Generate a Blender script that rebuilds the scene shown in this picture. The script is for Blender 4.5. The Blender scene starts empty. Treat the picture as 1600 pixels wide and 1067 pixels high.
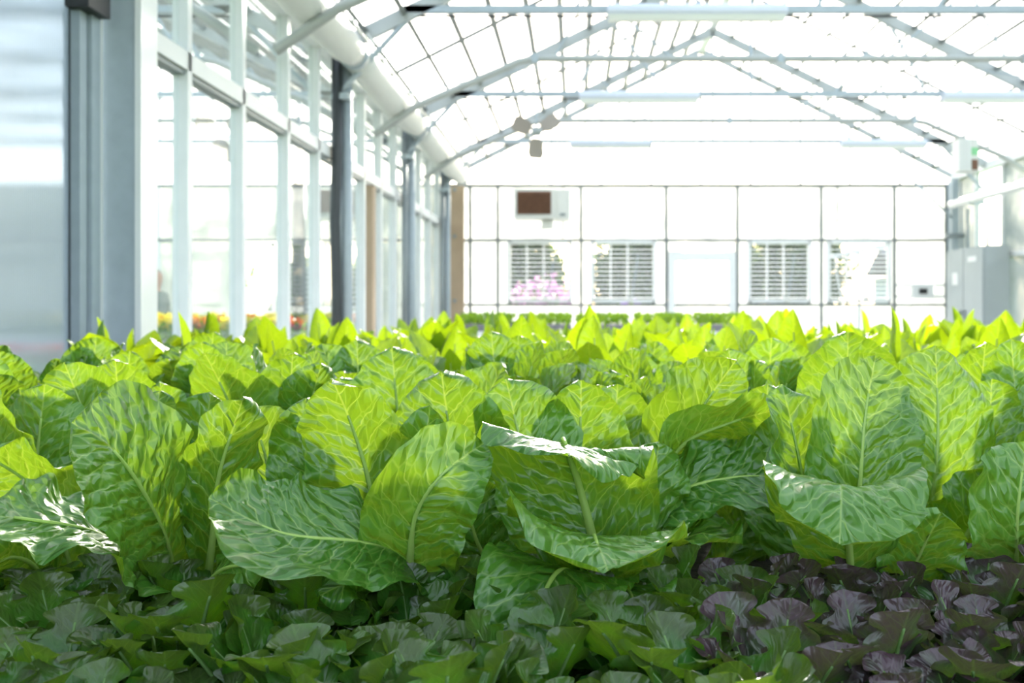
import bpy, bmesh, math, random
from mathutils import Vector, Matrix, noise

# ------------------------------------------------------------------ camera, sky, sun, exposure
sc = bpy.context.scene
COL = sc.collection
FPX, VPX, VPY, ZC = 1400.0, 900.0, 482.0, 1.22      # focal length and vanishing point in 1600x1067 pixels, eye height


def at(px, py, Y):
    """a pixel of the 1600x1067 photograph at depth Y -> a point in the place"""
    return Vector(((px - VPX) / FPX * Y, Y, ZC + (VPY - py) / FPX * Y))


cam_d = bpy.data.cameras.new('camera')
cam = bpy.data.objects.new('camera', cam_d)
COL.objects.link(cam)
cam.location = (0, 0, ZC)
cam.rotation_euler = (math.radians(90), 0, 0)
cam_d.sensor_width = 36
cam_d.lens = FPX / 1600 * 36
cam_d.shift_x = -(VPX - 800) / 1600
cam_d.shift_y = -(533.5 - VPY) / 1600
cam_d.clip_start = 0.05
cam_d.clip_end = 300
cam_d.dof.use_dof = True
cam_d.dof.focus_distance = 1.02
cam_d.dof.aperture_fstop = 6.3
sc.camera = cam

SUN_EL, SUN_AZ = math.radians(22.0), math.radians(5.0)   # azimuth from +Y towards +X
w = bpy.data.worlds.new('sky')
sc.world = w
w.use_nodes = True
nt = w.node_tree
sky = nt.nodes.new('ShaderNodeTexSky')
sky.sky_type = 'NISHITA'
sky.sun_disc = False
sky.sun_elevation = SUN_EL
sky.sun_rotation = SUN_AZ
sky.air_density = 1.0
sky.dust_density = 2.5
bg = nt.nodes['Background']
bg.inputs['Strength'].default_value = 0.31
haze = nt.nodes.new('ShaderNodeMix')          # thin bright high cloud over the whole sky
haze.data_type = 'RGBA'
haze.inputs[0].default_value = 0.5
haze.inputs[7].default_value = (3.6, 3.8, 4.0, 1)
nt.links.new(sky.outputs[0], haze.inputs[6])
nt.links.new(haze.outputs[2], bg.inputs[0])

sun_d = bpy.data.lights.new('sun', 'SUN')
sun_d.energy = 11.0
sun_d.angle = math.radians(4.0)
sun_d.color = (1.0, 0.93, 0.80)
sun = bpy.data.objects.new('sun', sun_d)
COL.objects.link(sun)
sdir = Vector((math.sin(SUN_AZ) * math.cos(SUN_EL), math.cos(SUN_AZ) * math.cos(SUN_EL), math.sin(SUN_EL)))
sun.rotation_euler = (-sdir).to_track_quat('-Z', 'Y').to_euler()
sun.location = (1, 20, 12)

sc.view_settings.view_transform = 'Standard'
sc.view_settings.look = 'None'
sc.view_settings.gamma = 1.0
sc.view_settings.use_curve_mapping = False
sc.view_settings.exposure = 1.35
cy = sc.cycles
cy.use_denoising = True
cy.max_bounces = 8
cy.diffuse_bounces = 3
cy.glossy_bounces = 3
cy.transmission_bounces = 6
cy.transparent_max_bounces = 40
cy.caustics_reflective = False
cy.caustics_refractive = False
cy.sample_clamp_indirect = 6.0

# ------------------------------------------------------------------ materials


class NT:
    def __init__(self, name):
        self.m = bpy.data.materials.new(name)
        self.m.use_nodes = True
        self.t = self.m.node_tree
        self.t.nodes.clear()
        self.out = self.t.nodes.new('ShaderNodeOutputMaterial')

    def n(self, typ, **kw):
        nd = self.t.nodes.new('ShaderNode' + typ)
        ins = kw.pop('i', {})
        for k, v in kw.items():
            setattr(nd, k, v)
        for k, v in ins.items():
            self.put(nd.inputs[k], v)
        return nd

    def put(self, sock, v):
        if isinstance(v, bpy.types.NodeSocket):
            self.t.links.new(v, sock)
        elif isinstance(v, bpy.types.Node):
            self.t.links.new(v.outputs[0], sock)
        else:
            sock.default_value = v

    def math(self, op, a, b=0.0, c=None, clamp=False):
        nd = self.t.nodes.new('ShaderNodeMath')
        nd.operation = op
        nd.use_clamp = clamp
        self.put(nd.inputs[0], a)
        self.put(nd.inputs[1], b)
        if c is not None:
            self.put(nd.inputs[2], c)
        return nd.outputs[0]

    def ramp(self, x, a, b, c=0.0, d=1.0):
        nd = self.t.nodes.new('ShaderNodeMapRange')
        nd.interpolation_type = 'SMOOTHSTEP'
        for k, v in zip((0, 1, 2, 3, 4), (x, a, b, c, d)):
            self.put(nd.inputs[k], v)
        return nd.outputs[0]

    def mix(self, f, a, b):
        nd = self.t.nodes.new('ShaderNodeMix')
        nd.data_type = 'RGBA'
        self.put(nd.inputs[0], f)
        self.put(nd.inputs[6], a)
        self.put(nd.inputs[7], b)
        return nd.outputs[2]

    def surf(self, s):
        self.t.links.new(s if isinstance(s, bpy.types.NodeSocket) else s.outputs[0], self.out.inputs[0])
        return self.m


def rgb(r, g, b):
    return (r, g, b, 1.0)


def paint(name, col, rough=0.5, metal=0.0, var=0.12, scale=6.0, bump=0.0):
    t = NT(name)
    tc = t.n('TexCoord')
    nz = t.n('TexNoise', i={'Vector': tc.outputs['Object'], 'Scale': scale, 'Detail': 5.0})
    dark = tuple(c * (1 - var) for c in col)
    lite = tuple(min(1, c * (1 + var)) for c in col)
    c = t.mix(nz.outputs[0], rgb(*dark), rgb(*lite))
    p = t.n('BsdfPrincipled', i={'Base Color': c, 'Roughness': rough, 'Metallic': metal})
    if bump:
        b = t.n('Bump', i={'Height': nz.outputs[0], 'Strength': bump, 'Distance': 0.01})
        t.put(p.inputs['Normal'], b)
    return t.surf(p)


def glass_mat(name, tint, gloss=0.25, diffuse=0.0, dcol=(1, 1, 1)):
    """thin clear sheet: straight-through light, fresnel reflection, an optional patchy share that scatters light"""
    t = NT(name)
    tr = t.n('BsdfTransparent', i={'Color': rgb(*tint)})
    gl = t.n('BsdfGlossy', i={'Color': rgb(1, 1, 1), 'Roughness': 0.04})
    lw = t.n('LayerWeight', i={'Blend': 0.5})          # Schlick reflection, the same from both sides of the sheet
    f = t.math('MULTIPLY', t.math('ADD', 0.03, t.math('MULTIPLY', t.math('POWER', lw.outputs['Facing'], 5.0), 0.9)), gloss)
    s = t.n('MixShader', i={0: f, 1: tr, 2: gl})
    if diffuse:
        tc = t.n('TexCoord')
        nz = t.n('TexNoise', i={'Vector': tc.outputs['Object'], 'Scale': 2.5, 'Detail': 6.0})
        tl = t.n('BsdfTranslucent', i={'Color': rgb(*dcol)})
        df = t.n('BsdfDiffuse', i={'Color': rgb(*dcol)})
        d2 = t.n('MixShader', i={0: 0.3, 1: tl, 2: df})
        ff = t.ramp(nz.outputs[0], 0.25, 0.75, diffuse * 0.8, min(1, diffuse * 1.2))
        s = t.n('MixShader', i={0: ff, 1: s, 2: d2})
    return t.surf(s)


def poly_mat(name):
    """twin-wall polycarbonate: fine vertical flutes, milky, blurs what stands behind it"""
    t = NT(name)
    tc = t.n('TexCoord')
    wv = t.n('TexWave', wave_type='BANDS', bands_direction='Y', i={'Vector': tc.outputs['Object'], 'Scale': 26.0})
    b = t.n('Bump', i={'Height': wv.outputs[1], 'Strength': 0.25, 'Distance': 0.004})
    rf = t.n('BsdfRefraction', i={'Color': rgb(0.74, 0.79, 0.84), 'Roughness': 0.22, 'IOR': 1.04, 'Normal': b})
    tl = t.n('BsdfTranslucent', i={'Color': rgb(0.62, 0.68, 0.72), 'Normal': b})
    gl = t.n('BsdfGlossy', i={'Color': rgb(1, 1, 1), 'Roughness': 0.22, 'Normal': b})
    s = t.n('MixShader', i={0: 0.4, 1: rf, 2: tl})
    lw = t.n('LayerWeight', i={'Blend': 0.5, 'Normal': b})
    s = t.n('MixShader', i={0: t.math('MULTIPLY', t.math('POWER', lw.outputs['Facing'], 4.0), 0.6), 1: s, 2: gl})
    return t.surf(s)


def leaf_mat(name, dark, lite, trans, veincol, spacing=0.024, cell=70.0, tipcol=None, tipmix=0.0,
             vein_amt=0.9, bump=0.55, tfac=0.45, rough=0.36, tipsplit=(0.35, 0.95), coat=0.3, spec=0.6):
    t = NT(name)
    um = t.n('UVMap', uv_map='metric')
    ul = t.n('UVMap', uv_map='leaf')
    sm = t.n('SeparateXYZ', i={0: um})
    sl = t.n('SeparateXYZ', i={0: ul})
    U, V = sm.outputs[0], sm.outputs[1]
    tt, vv = sl.outputs[0], t.math('ABSOLUTE', sl.outputs[1])
    oi = t.n('ObjectInfo')
    rnd = oi.outputs['Random']
    aV = t.math('ABSOLUTE', V)
    off = t.math('MULTIPLY', rnd, 3.0)
    nv = t.n('CombineXYZ', i={0: U, 1: V, 2: off})
    n1 = t.n('TexNoise', i={'Vector': nv, 'Scale': 38.0, 'Detail': 2.0})
    dq = t.math('MULTIPLY', t.math('SUBTRACT', n1.outputs[0], 0.5), 0.8)
    q = t.math('SUBTRACT', U, t.math('MULTIPLY', aV, 0.85))
    qq = t.math('ADD', t.math('ADD', t.math('DIVIDE', q, spacing), dq),
                t.math('MULTIPLY', t.math('GREATER_THAN', V, 0.0), 0.4))
    d1 = t.math('PINGPONG', qq, 0.5)
    w1 = t.math('ADD', 0.02, t.math('MULTIPLY', t.math('SUBTRACT', 1.0, vv), 0.05))
    vein1 = t.math('SUBTRACT', 1.0, t.ramp(d1, 0.0, w1))
    vein1 = t.math('MULTIPLY', vein1, t.ramp(vv, 1.0, 0.75))
    cv = t.n('CombineXYZ', i={0: t.math('ADD', q, t.math('MULTIPLY', dq, 0.01)), 1: V, 2: off})
    vo = t.n('TexVoronoi', feature='DISTANCE_TO_EDGE', i={'Vector': cv, 'Scale': cell})
    vein2 = t.math('MULTIPLY', t.math('SUBTRACT', 1.0, t.ramp(vo.outputs[0], 0.0, 0.07)), 0.38)
    mid = t.math('SUBTRACT', 1.0, t.ramp(aV, 0.0006, t.math('ADD', 0.0012, t.math('MULTIPLY', t.math('SUBTRACT', 1.0, tt), 0.007))))
    vein = t.math('MAXIMUM', t.math('MAXIMUM', vein1, vein2), mid)
    vein = t.math('MULTIPLY', vein, vein_amt)
    n2 = t.n('TexNoise', i={'Vector': nv, 'Scale': 9.0, 'Detail': 3.0})
    c = t.mix(t.ramp(t.math('ADD', n2.outputs[0], t.math('MULTIPLY', t.math('SUBTRACT', rnd, 0.5), 0.5)), 0.2, 0.8), rgb(*dark), rgb(*lite))
    tr = rgb(*trans)
    if tipcol:
        tf = t.ramp(t.math('ADD', tt, t.math('MULTIPLY', t.math('SUBTRACT', n1.outputs[0], 0.5), 0.8)), *tipsplit)
        tf = t.math('MULTIPLY', tf, tipmix)
        c = t.mix(tf, c, rgb(*tipcol))
        tr = t.mix(t.math('MULTIPLY', tf, 0.7), tr, rgb(tipcol[0] * 1.5, tipcol[1] * 1.6, tipcol[2]))
    c = t.mix(t.math('MULTIPLY', vein, 0.6), c, rgb(*veincol))
    trc = t.mix(t.math('MULTIPLY', vein, 0.65), tr, rgb(min(1, trans[0] * 2.0), min(1, trans[1] * 1.5), trans[2] * 5))
    # relief: blade swells between the veins
    h = t.math('ADD', t.math('MULTIPLY', t.ramp(vo.outputs[0], 0.0, 0.55), 1.1), t.math('MULTIPLY', t.ramp(d1, 0.0, 0.45), 0.6))
    h = t.math('ADD', h, t.math('MULTIPLY', n1.outputs[0], 0.5))
    b = t.n('Bump', i={'Height': h, 'Strength': bump, 'Distance': 0.005})
    p = t.n('BsdfPrincipled', i={'Base Color': c, 'Roughness': rough, 'Normal': b})
    p.inputs['Specular IOR Level'].default_value = spec
    p.inputs['Coat Weight'].default_value = coat
    p.inputs['Coat Roughness'].default_value = 0.36
    t.put(p.inputs['Coat Normal'], b.outputs[0])
    tl = t.n('BsdfTranslucent', i={'Color': trc, 'Normal': b})
    return t.surf(t.n('MixShader', i={0: tfac, 1: p, 2: tl}))


def stem_mat(name, col, trans):
    t = NT(name)
    tc = t.n('TexCoord')
    nz = t.n('TexNoise', i={'Vector': tc.outputs['Object'], 'Scale': 60.0, 'Detail': 3.0})
    c = t.mix(nz.outputs[0], rgb(*[x * 0.8 for x in col]), rgb(*col))
    p = t.n('BsdfPrincipled', i={'Base Color': c, 'Roughness': 0.4})
    tl = t.n('BsdfTranslucent', i={'Color': rgb(*trans)})
    return t.surf(t.n('MixShader', i={0: 0.35, 1: p, 2: tl}))


def simple_leaf(name, col, trans, tf=0.5):
    t = NT(name)
    tc = t.n('TexCoord')
    oi = t.n('ObjectInfo')
    nz = t.n('TexNoise', i={'Vector': tc.outputs['Object'], 'Scale': 12.0, 'Detail': 3.0})
    f = t.math('ADD', t.math('MULTIPLY', nz.outputs[0], 0.6), t.math('MULTIPLY', oi.outputs['Random'], 0.4))
    c = t.mix(f, rgb(*[x * 0.7 for x in col]), rgb(*[min(1, x * 1.3) for x in col]))
    p = t.n('BsdfPrincipled', i={'Base Color': c, 'Roughness': 0.4})
    tl = t.n('BsdfTranslucent', i={'Color': rgb(*trans)})
    return t.surf(t.n('MixShader', i={0: tf, 1: p, 2: tl}))


M = {}
M['romaine'] = leaf_mat('romaine leaf', (0.042, 0.175, 0.016), (0.100, 0.28, 0.030), (0.29, 0.45, 0.014), (0.42, 0.60, 0.16), spacing=0.027, cell=55.0, bump=0.75, tfac=0.38, rough=0.32, coat=0.6)
M['rib'] = stem_mat('pale midrib', (0.46, 0.66, 0.17), (0.6, 0.8, 0.10))
M['oak_green'] = leaf_mat('green-brown oakleaf blade', (0.024, 0.140, 0.012), (0.085, 0.270, 0.030), (0.20, 0.42, 0.010), (0.16, 0.32, 0.07),
                          spacing=0.016, cell=110.0, tipcol=(0.070, 0.060, 0.028), tipmix=0.65, vein_amt=0.32, bump=0.22, tfac=0.4, rough=0.27, tipsplit=(0.5, 1.0), coat=0.2, spec=0.6)
M['oak_red'] = leaf_mat('purple oakleaf blade', (0.028, 0.110, 0.022), (0.070, 0.170, 0.050), (0.17, 0.36, 0.012), (0.10, 0.20, 0.06),
                        spacing=0.016, cell=110.0, tipcol=(0.075, 0.032, 0.056), tipmix=0.95, vein_amt=0.28, bump=0.28, tfac=0.32, rough=0.26, tipsplit=(0.36, 0.95), coat=0.2, spec=0.65)
M['oak_rib'] = stem_mat('oakleaf midrib', (0.20, 0.36, 0.11), (0.30, 0.5, 0.06))
M['mustard'] = leaf_mat('smooth yellow-green blade', (0.060, 0.21, 0.018), (0.11, 0.29, 0.02), (0.33, 0.46, 0.005), (0.40, 0.58, 0.12),
                        spacing=0.03, cell=60.0, vein_amt=0.45, bump=0.2, tfac=0.55, rough=0.3)
M['mustard_rib'] = stem_mat('pale leaf stalk', (0.48, 0.62, 0.22), (0.6, 0.75, 0.12))
M['alu'] = paint('mill aluminium', (0.74, 0.76, 0.76), 0.42, 0.0, 0.06, 9)
M['bar'] = paint('grey glazing bar', (0.19, 0.21, 0.21), 0.5, 0.0, 0.1, 9)
M['galv'] = paint('galvanised steel', (0.38, 0.44, 0.48), 0.42, 0.1, 0.14, 14)
M['truss'] = paint('backlit grey truss steel', (0.42, 0.44, 0.43), 0.45, 0.05, 0.12, 8)  # backlit look of the roof members put into an even mid grey
M['white'] = paint('white paint', (0.80, 0.81, 0.80), 0.45, 0, 0.05, 4)
M['offwhite'] = paint('off-white plastic', (0.70, 0.70, 0.66), 0.45, 0, 0.06, 5)
M['grey'] = paint('grey sheet steel', (0.40, 0.44, 0.45), 0.45, 0.1, 0.08, 4)
M['midgrey'] = paint('mid grey steel', (0.25, 0.28, 0.29), 0.45, 0.2, 0.1, 6)
M['charcoal'] = paint('charcoal pipe lagging', (0.035, 0.040, 0.045), 0.35, 0, 0.2, 9)
M['black'] = paint('black plastic', (0.02, 0.02, 0.02), 0.5, 0, 0.2, 9)
M['wood'] = paint('tan timber', (0.42, 0.31, 0.21), 0.7, 0, 0.18, 3)
M['brown'] = paint('brown heater coil', (0.17, 0.08, 0.045), 0.55, 0.1, 0.35, 18)
M['duct'] = paint('white fabric air duct', (0.66, 0.67, 0.64), 0.55, 0, 0.05, 3, 0.15)
M['lamp'] = paint('bluish white lamp housing', (0.66, 0.70, 0.80), 0.4, 0, 0.05, 4)
M['lens'] = paint('lamp diffuser', (0.78, 0.80, 0.76), 0.4, 0, 0.04, 4)
M['taupe'] = paint('taupe fan blade', (0.33, 0.29, 0.25), 0.5, 0, 0.1, 6)
M['soil'] = paint('dark growing medium', (0.020, 0.015, 0.010), 0.95, 0, 0.5, 60, 0.8)
M['concrete'] = paint('pale concrete', (0.45, 0.44, 0.42), 0.8, 0, 0.12, 3, 0.2)
M['grass'] = paint('mown grass', (0.08, 0.17, 0.03), 0.9, 0, 0.3, 5, 0.5)
M['tray'] = paint('white bench rim', (0.75, 0.76, 0.76), 0.5, 0, 0.05, 4)
M['green_label'] = paint('green label', (0.25, 0.6, 0.3), 0.5, 0, 0.05, 3)
M['siding'] = paint('pale blue siding', (0.45, 0.53, 0.68), 0.7, 0, 0.06, 2)
M['roofing'] = paint('grey shingles', (0.16, 0.16, 0.17), 0.8, 0, 0.2, 8)
M['skin'] = paint('skin', (0.50, 0.28, 0.19), 0.5, 0, 0.08, 8)
M['hair'] = paint('brown hair', (0.10, 0.06, 0.04), 0.5, 0, 0.2, 30)
M['shirt'] = paint('grey-green cotton', (0.20, 0.24, 0.21), 0.8, 0, 0.1, 20)
M['trousers'] = paint('dark cotton', (0.06, 0.07, 0.09), 0.8, 0, 0.1, 20)
M['pot'] = paint('grey plastic pot', (0.18, 0.17, 0.18), 0.5, 0, 0.1, 8)
M['red'] = simple_leaf('red petals', (0.65, 0.03, 0.03), (0.8, 0.06, 0.04), 0.4)
M['yellow'] = simple_leaf('yellow petals', (0.75, 0.62, 0.05), (0.9, 0.75, 0.08), 0.4)
M['orange'] = simple_leaf('orange petals', (0.75, 0.22, 0.04), (0.9, 0.3, 0.05), 0.4)
M['pink'] = simple_leaf('lilac pink petals', (0.55, 0.22, 0.55), (0.7, 0.3, 0.65), 0.4)
M['purple'] = simple_leaf('violet petals', (0.24, 0.10, 0.52), (0.3, 0.12, 0.6), 0.4)
M['foliage'] = simple_leaf('fresh green foliage', (0.10, 0.24, 0.03), (0.4, 0.6, 0.03), 0.5)
M['bush'] = simple_leaf('dark bush foliage', (0.05, 0.10, 0.03), (0.15, 0.25, 0.02), 0.35)
M['glass'] = glass_mat('clear glass', (0.95, 0.975, 0.97), 1.0, 0.03, (0.9, 0.95, 0.95))
M['roofglass'] = glass_mat('roof glass with glow scatter', (0.96, 0.98, 0.98), 0.8, 0.07, (0.95, 0.97, 1.0))  # scattering added so the panes glow around the sun
M['frost'] = glass_mat('white frosted sheet', (0.95, 0.96, 0.96), 0.5, 0.84, (0.50, 0.52, 0.53))
M['frost2'] = glass_mat('dull frosted sheet', (0.85, 0.88, 0.87), 0.5, 0.84, (0.30, 0.325, 0.32))
M['poly'] = poly_mat('twin-wall polycarbonate')

# ------------------------------------------------------------------ builders


def link(name, mesh, parent=None):
    o = bpy.data.objects.new(name, mesh)
    COL.objects.link(o)
    if parent is not None:
        o.parent = parent
    return o


def tag(o, label=None, cat=None, group=None, kind=None):
    if label:
        o['label'] = label
    if cat:
        o['category'] = cat
    if group:
        o['group'] = group
    if kind:
        o['kind'] = kind
    return o


def empty(name, loc=(0, 0, 0), rz=0.0, **kw):
    e = bpy.data.objects.new(name, None)
    COL.objects.link(e)
    e.empty_display_size = 0.05
    e.location = loc
    e.rotation_euler = (0, 0, rz)
    return tag(e, **kw)


class MB:
    """collects shapes into one mesh"""

    def __init__(self):
        self.v, self.f = [], []

    def box(self, a, b):
        x0, y0, z0 = a
        x1, y1, z1 = b
        k = len(self.v)
        self.v += [(x0, y0, z0), (x1, y0, z0), (x1, y1, z0), (x0, y1, z0), (x0, y0, z1), (x1, y0, z1), (x1, y1, z1), (x0, y1, z1)]
        self.f += [tuple(k + i for i in q) for q in ((0, 3, 2, 1), (4, 5, 6, 7), (0, 1, 5, 4), (1, 2, 6, 5), (2, 3, 7, 6), (3, 0, 4, 7))]
        return self

    def cbox(self, c, s):
        return self.box([c[i] - s[i] / 2 for i in range(3)], [c[i] + s[i] / 2 for i in range(3)])

    def bar(self, p, q, wd, ht, up=(0, 0, 1)):
        p, q, up = Vector(p), Vector(q), Vector(up)
        d = (q - p).normalized()
        s = d.cross(up).normalized()
        u = s.cross(d).normalized()
        k = len(self.v)
        for e in (p, q):
            for a, b in ((-1, -1), (1, -1), (1, 1), (-1, 1)):
                self.v.append(tuple(e + s * a * wd / 2 + u * b * ht / 2))
        self.f += [tuple(k + i for i in r) for r in ((0, 1, 2, 3), (7, 6, 5, 4), (0, 4, 5, 1), (1, 5, 6, 2), (2, 6, 7, 3), (3, 7, 4, 0))]
        return self

    def tube(self, pts, r, n=8, rs=None):
        pts = [Vector(p) for p in pts]
        k0 = len(self.v)
        ref = Vector((0.31, 0.2, 0.93))
        for i, p in enumerate(pts):
            d = (pts[min(i + 1, len(pts) - 1)] - pts[max(i - 1, 0)]).normalized()
            s = d.cross(ref).normalized()
            u = d.cross(s)
            rr = rs[i] if rs else r
            for j in range(n):
                a = 2 * math.pi * j / n
                self.v.append(tuple(p + (s * math.cos(a) + u * math.sin(a)) * rr))
        for i in range(len(pts) - 1):
            for j in range(n):
                a, b = k0 + i * n + j, k0 + i * n + (j + 1) % n
                self.f.append((a, b, b + n, a + n))
        self.f.append(tuple(k0 + j for j in range(n))[::-1])
        self.f.append(tuple(k0 + (len(pts) - 1) * n + j for j in range(n)))
        return self

    def disc_leaf(self, c, d, nrm, L, W):
        c, d, nrm = Vector(c), Vector(d).normalized(), Vector(nrm)
        s = d.cross(nrm).normalized()
        u = s.cross(d)
        k = len(self.v)
        self.v += [tuple(c), tuple(c + d * L * .45 + s * W / 2 + u * L * .06), tuple(c + d * L), tuple(c + d * L * .45 - s * W / 2 + u * L * .06),
                   tuple(c + d * L * .5 - u * L * .04)]
        self.f += [(k, k + 1, k + 4), (k + 1, k + 2, k + 4), (k + 2, k + 3, k + 4), (k + 3, k, k + 4)]
        return self

    def mesh(self, name, mat, smooth=False):
        me = bpy.data.meshes.new(name)
        me.from_pydata(self.v, [], self.f)
        me.materials.append(mat)
        if smooth:
            me.shade_smooth()
        me.update()
        return me

    def obj(self, name, mat, parent=None, smooth=False):
        return link(name, self.mesh(name, mat, smooth), parent)


def bevel(o, wd=0.004, seg=2):
    b = o.modifiers.new('bevel', 'BEVEL')
    b.width = wd
    b.segments = seg
    b.limit_method = 'ANGLE'
    return o


def inst(name, mesh, parent, loc=(0, 0, 0), rot=(0, 0, 0), scale=(1, 1, 1)):
    o = link(name, mesh, parent)
    o.location = loc
    o.rotation_euler = rot
    o.scale = scale
    return o


ORD = ['first', 'second', 'third', 'fourth', 'fifth', 'sixth', 'seventh', 'eighth', 'ninth', 'tenth', 'eleventh', 'twelfth',
       'thirteenth', 'fourteenth', 'fifteenth', 'sixteenth', 'seventeenth', 'eighteenth', 'nineteenth', 'twentieth']


def ordinal(i, n):
    if i == 0:
        return 'leftmost'
    if i == n - 1:
        return 'rightmost'
    return ORD[i] + ' from the left'


# ------------------------------------------------------------------ the greenhouse shell
XL, XR, YF, YB = -1.94, 5.73, 13.6, -3.0
EAVE, SLOPE = 3.25, 0.5
XM = (XL + XR) / 2
RIDGE = EAVE + (XM - XL) * SLOPE
WB = XR - XL

flo = MB().box((XL - WB - 0.2, YB, -0.1), (XR + 0.2, YF, 0.0)).obj('floor', M['concrete'])
tag(flo, 'pale concrete greenhouse floor below the benches', kind='structure')
lawn = MB()
lawn.box((-60, -30, -0.25), (60, 90, -0.12))
tag(lawn.obj('lawn', M['grass']), 'green lawn around the greenhouse', kind='structure')

pane_me = {}


def pane(parent, a, b, mat, name='pane'):
    """a glazing sheet between two corners; alike sizes share a mesh"""
    size = tuple(round(b[i] - a[i], 4) for i in range(3))
    key = size + (mat,)
    if key not in pane_me:
        pane_me[key] = MB().box((0, 0, 0), size).mesh(name, M[mat])
    return inst(name, pane_me[key], parent, a)


# ---- roof: two bays; rafters, glazing bars, panes, ridge
def roof_bay(x0, name, label):
    r = empty(name, (0, 0, 0), label=label, kind='structure')
    xm = x0 + WB / 2
    ang = math.atan(SLOPE)
    slope_len = WB / 2 / math.cos(ang)
    n = 13
    step = slope_len / n
    ys = [YB, -0.2, 2.6, 5.4, 8.2, 10.9, YF]
    barm = MB().box((-0.022, YB, -0.055), (0.022, YF, 0.0)).mesh('glazing_bar', M['bar'])
    pm = {}
    for sgn, xe in ((1, x0), (-1, x0 + WB)):
        for k in range(1, n):
            d = k * step
            inst('glazing_bar', barm, r, (xe + sgn * d * math.cos(ang), 0, EAVE + d * math.sin(ang)), (0, -sgn * ang, 0))
        for k in range(n):
            for j in range(len(ys) - 1):
                key = (round(ys[j + 1] - ys[j], 3),)
                if key not in pm:
                    pm[key] = MB().box((0.012, 0.006, 0.0), (step - 0.012, key[0] - 0.006, 0.004)).mesh('roof_pane', M['roofglass'])
                d = k * step if sgn == 1 else (k + 1) * step
                inst('roof_pane', pm[key], r, (xe + sgn * d * math.cos(ang), ys[j], EAVE + 0.004 + d * math.sin(ang)), (0, -sgn * ang, 0))
        for y in ys[1:-1]:
            MB().bar((xe, y, EAVE - 0.02), (xm, y, RIDGE - 0.02), 0.03, 0.03).obj('cross_bar', M['bar'], r)
    MB().box((xm - 0.05, YB, RIDGE - 0.08), (xm + 0.05, YF, RIDGE + 0.03)).obj('ridge_beam', M['alu'], r)
    return r


ceiling = roof_bay(XL, 'ceiling', 'gabled glass roof over the lettuce benches')
ceiling2 = roof_bay(XL - WB, 'ceiling_neighbour', 'gabled glass roof of the neighbouring bay behind the glass wall')

TIE = ZC + 2.32
TY = [-1.24, 1.5, 4.22, 6.96, 9.70, 12.44]
AY = [2.86, 5.6, 8.32, 11.07]


def truss(y, x0, front):
    t = empty('roof_truss', (x0, y, 0))
    xm = WB / 2
    xk = (TIE - EAVE) / SLOPE
    for a, b in (((0.0, 0, EAVE - 0.05), (xm, 0, RIDGE - 0.10)), ((WB, 0, EAVE - 0.05), (xm, 0, RIDGE - 0.10))):
        MB().bar(a, b, 0.05, 0.11).obj('rafter', M['truss'], t)
    MB().bar((xk, 0, TIE), (WB - xk, 0, TIE), 0.05, 0.055).obj('tie_bar', M['galv'], t)
    MB().bar((xk, 0, TIE - 0.05), (WB - xk, 0, TIE - 0.05), 0.012, 0.016).obj('cable', M['black'], t)
    for s in (-1, 1):
        MB().tube([(xm + s * 0.9, 0, TIE), (xm + s * 1.5, 0, RIDGE - 0.85)], 0.016, 6).obj('web_strut', M['galv'], t)
        MB().tube([(xm + s * 1.9, 0, TIE), (xm + s * 1.5, 0, RIDGE - 0.85)], 0.016, 6).obj('web_strut', M['galv'], t)
        xa, xb = (xk + 0.1, 0.07) if s < 0 else (WB - xk - 0.1, WB - 0.07)
        MB().tube([(xa, 0, TIE - 0.02), (xb, 0, 2.86)], 0.022, 8).obj('knee_brace', M['galv'], t)
    MB().tube([(xm, 0, TIE), (xm, 0, RIDGE - 0.1)], 0.018, 6).obj('king_post', M['galv'], t)
    return t


def arch(y, x0):
    zt = TIE + 0.0
    pts = [(0.06, 0, EAVE - 0.42), (0.46, 0, ZC + 1.88)] + [(1.25, 0, zt - 0.10), (1.40, 0, zt - 0.03), (1.56, 0, zt)]
    pts += [(WB - p[0], 0, p[2]) for p in pts[::-1]]
    t = empty('arch_pipe', (x0, y, 0))
    MB().tube(pts, 0.034, 8).obj('pipe', M['truss'], t, True)
    for x in (1.56, WB / 2, WB - 1.56):
        MB().cbox((x, 0, zt), (0.06, 0.085, 0.085)).obj('clamp', M['galv'], t)
    for s in (-1, 1):
        MB().tube([(WB / 2 + s * 1.0, 0, zt), (WB / 2 + s * 1.75, 0, RIDGE - 0.98)], 0.014, 6).obj('web_strut', M['galv'], t)
        MB().tube([(WB / 2 + s * 2.1, 0, zt), (WB / 2 + s * 1.75, 0, RIDGE - 0.98)], 0.014, 6).obj('web_strut', M['galv'], t)
    return t


NEAR = ['behind the camera', 'overhead', 'just ahead overhead', 'nearest in view', 'second nearest in view', 'farthest, close to the back wall']
for i, y in enumerate(TY):
    tag(truss(y, XL, True), 'steel roof truss with tie bar above the lettuce benches, ' + NEAR[i], 'roof truss', 'steel trusses of the lettuce bay')
for i, y in enumerate(TY[2:]):
    tag(truss(y, XL - WB, False), 'steel roof truss seen through the glass wall, ' + ordinal(i, 4).replace('left', 'front'), 'roof truss', 'trusses of the neighbouring bay')
for i, y in enumerate(AY):
    tag(arch(y, XL), 'bent aluminium arch pipe under the glass roof, ' + ['out of view overhead', 'close overhead', 'nearer of the two in view', 'farther of the two in view'][i],
        'pipe', 'bent pipes under the roof')
for i, y in enumerate(AY[1:]):
    tag(arch(y, XL - WB), 'bent pipe under the neighbouring roof, ' + ['nearest', 'middle', 'farthest'][i] + ' of three behind the glass wall', 'pipe', 'bent pipes next door')

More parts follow.
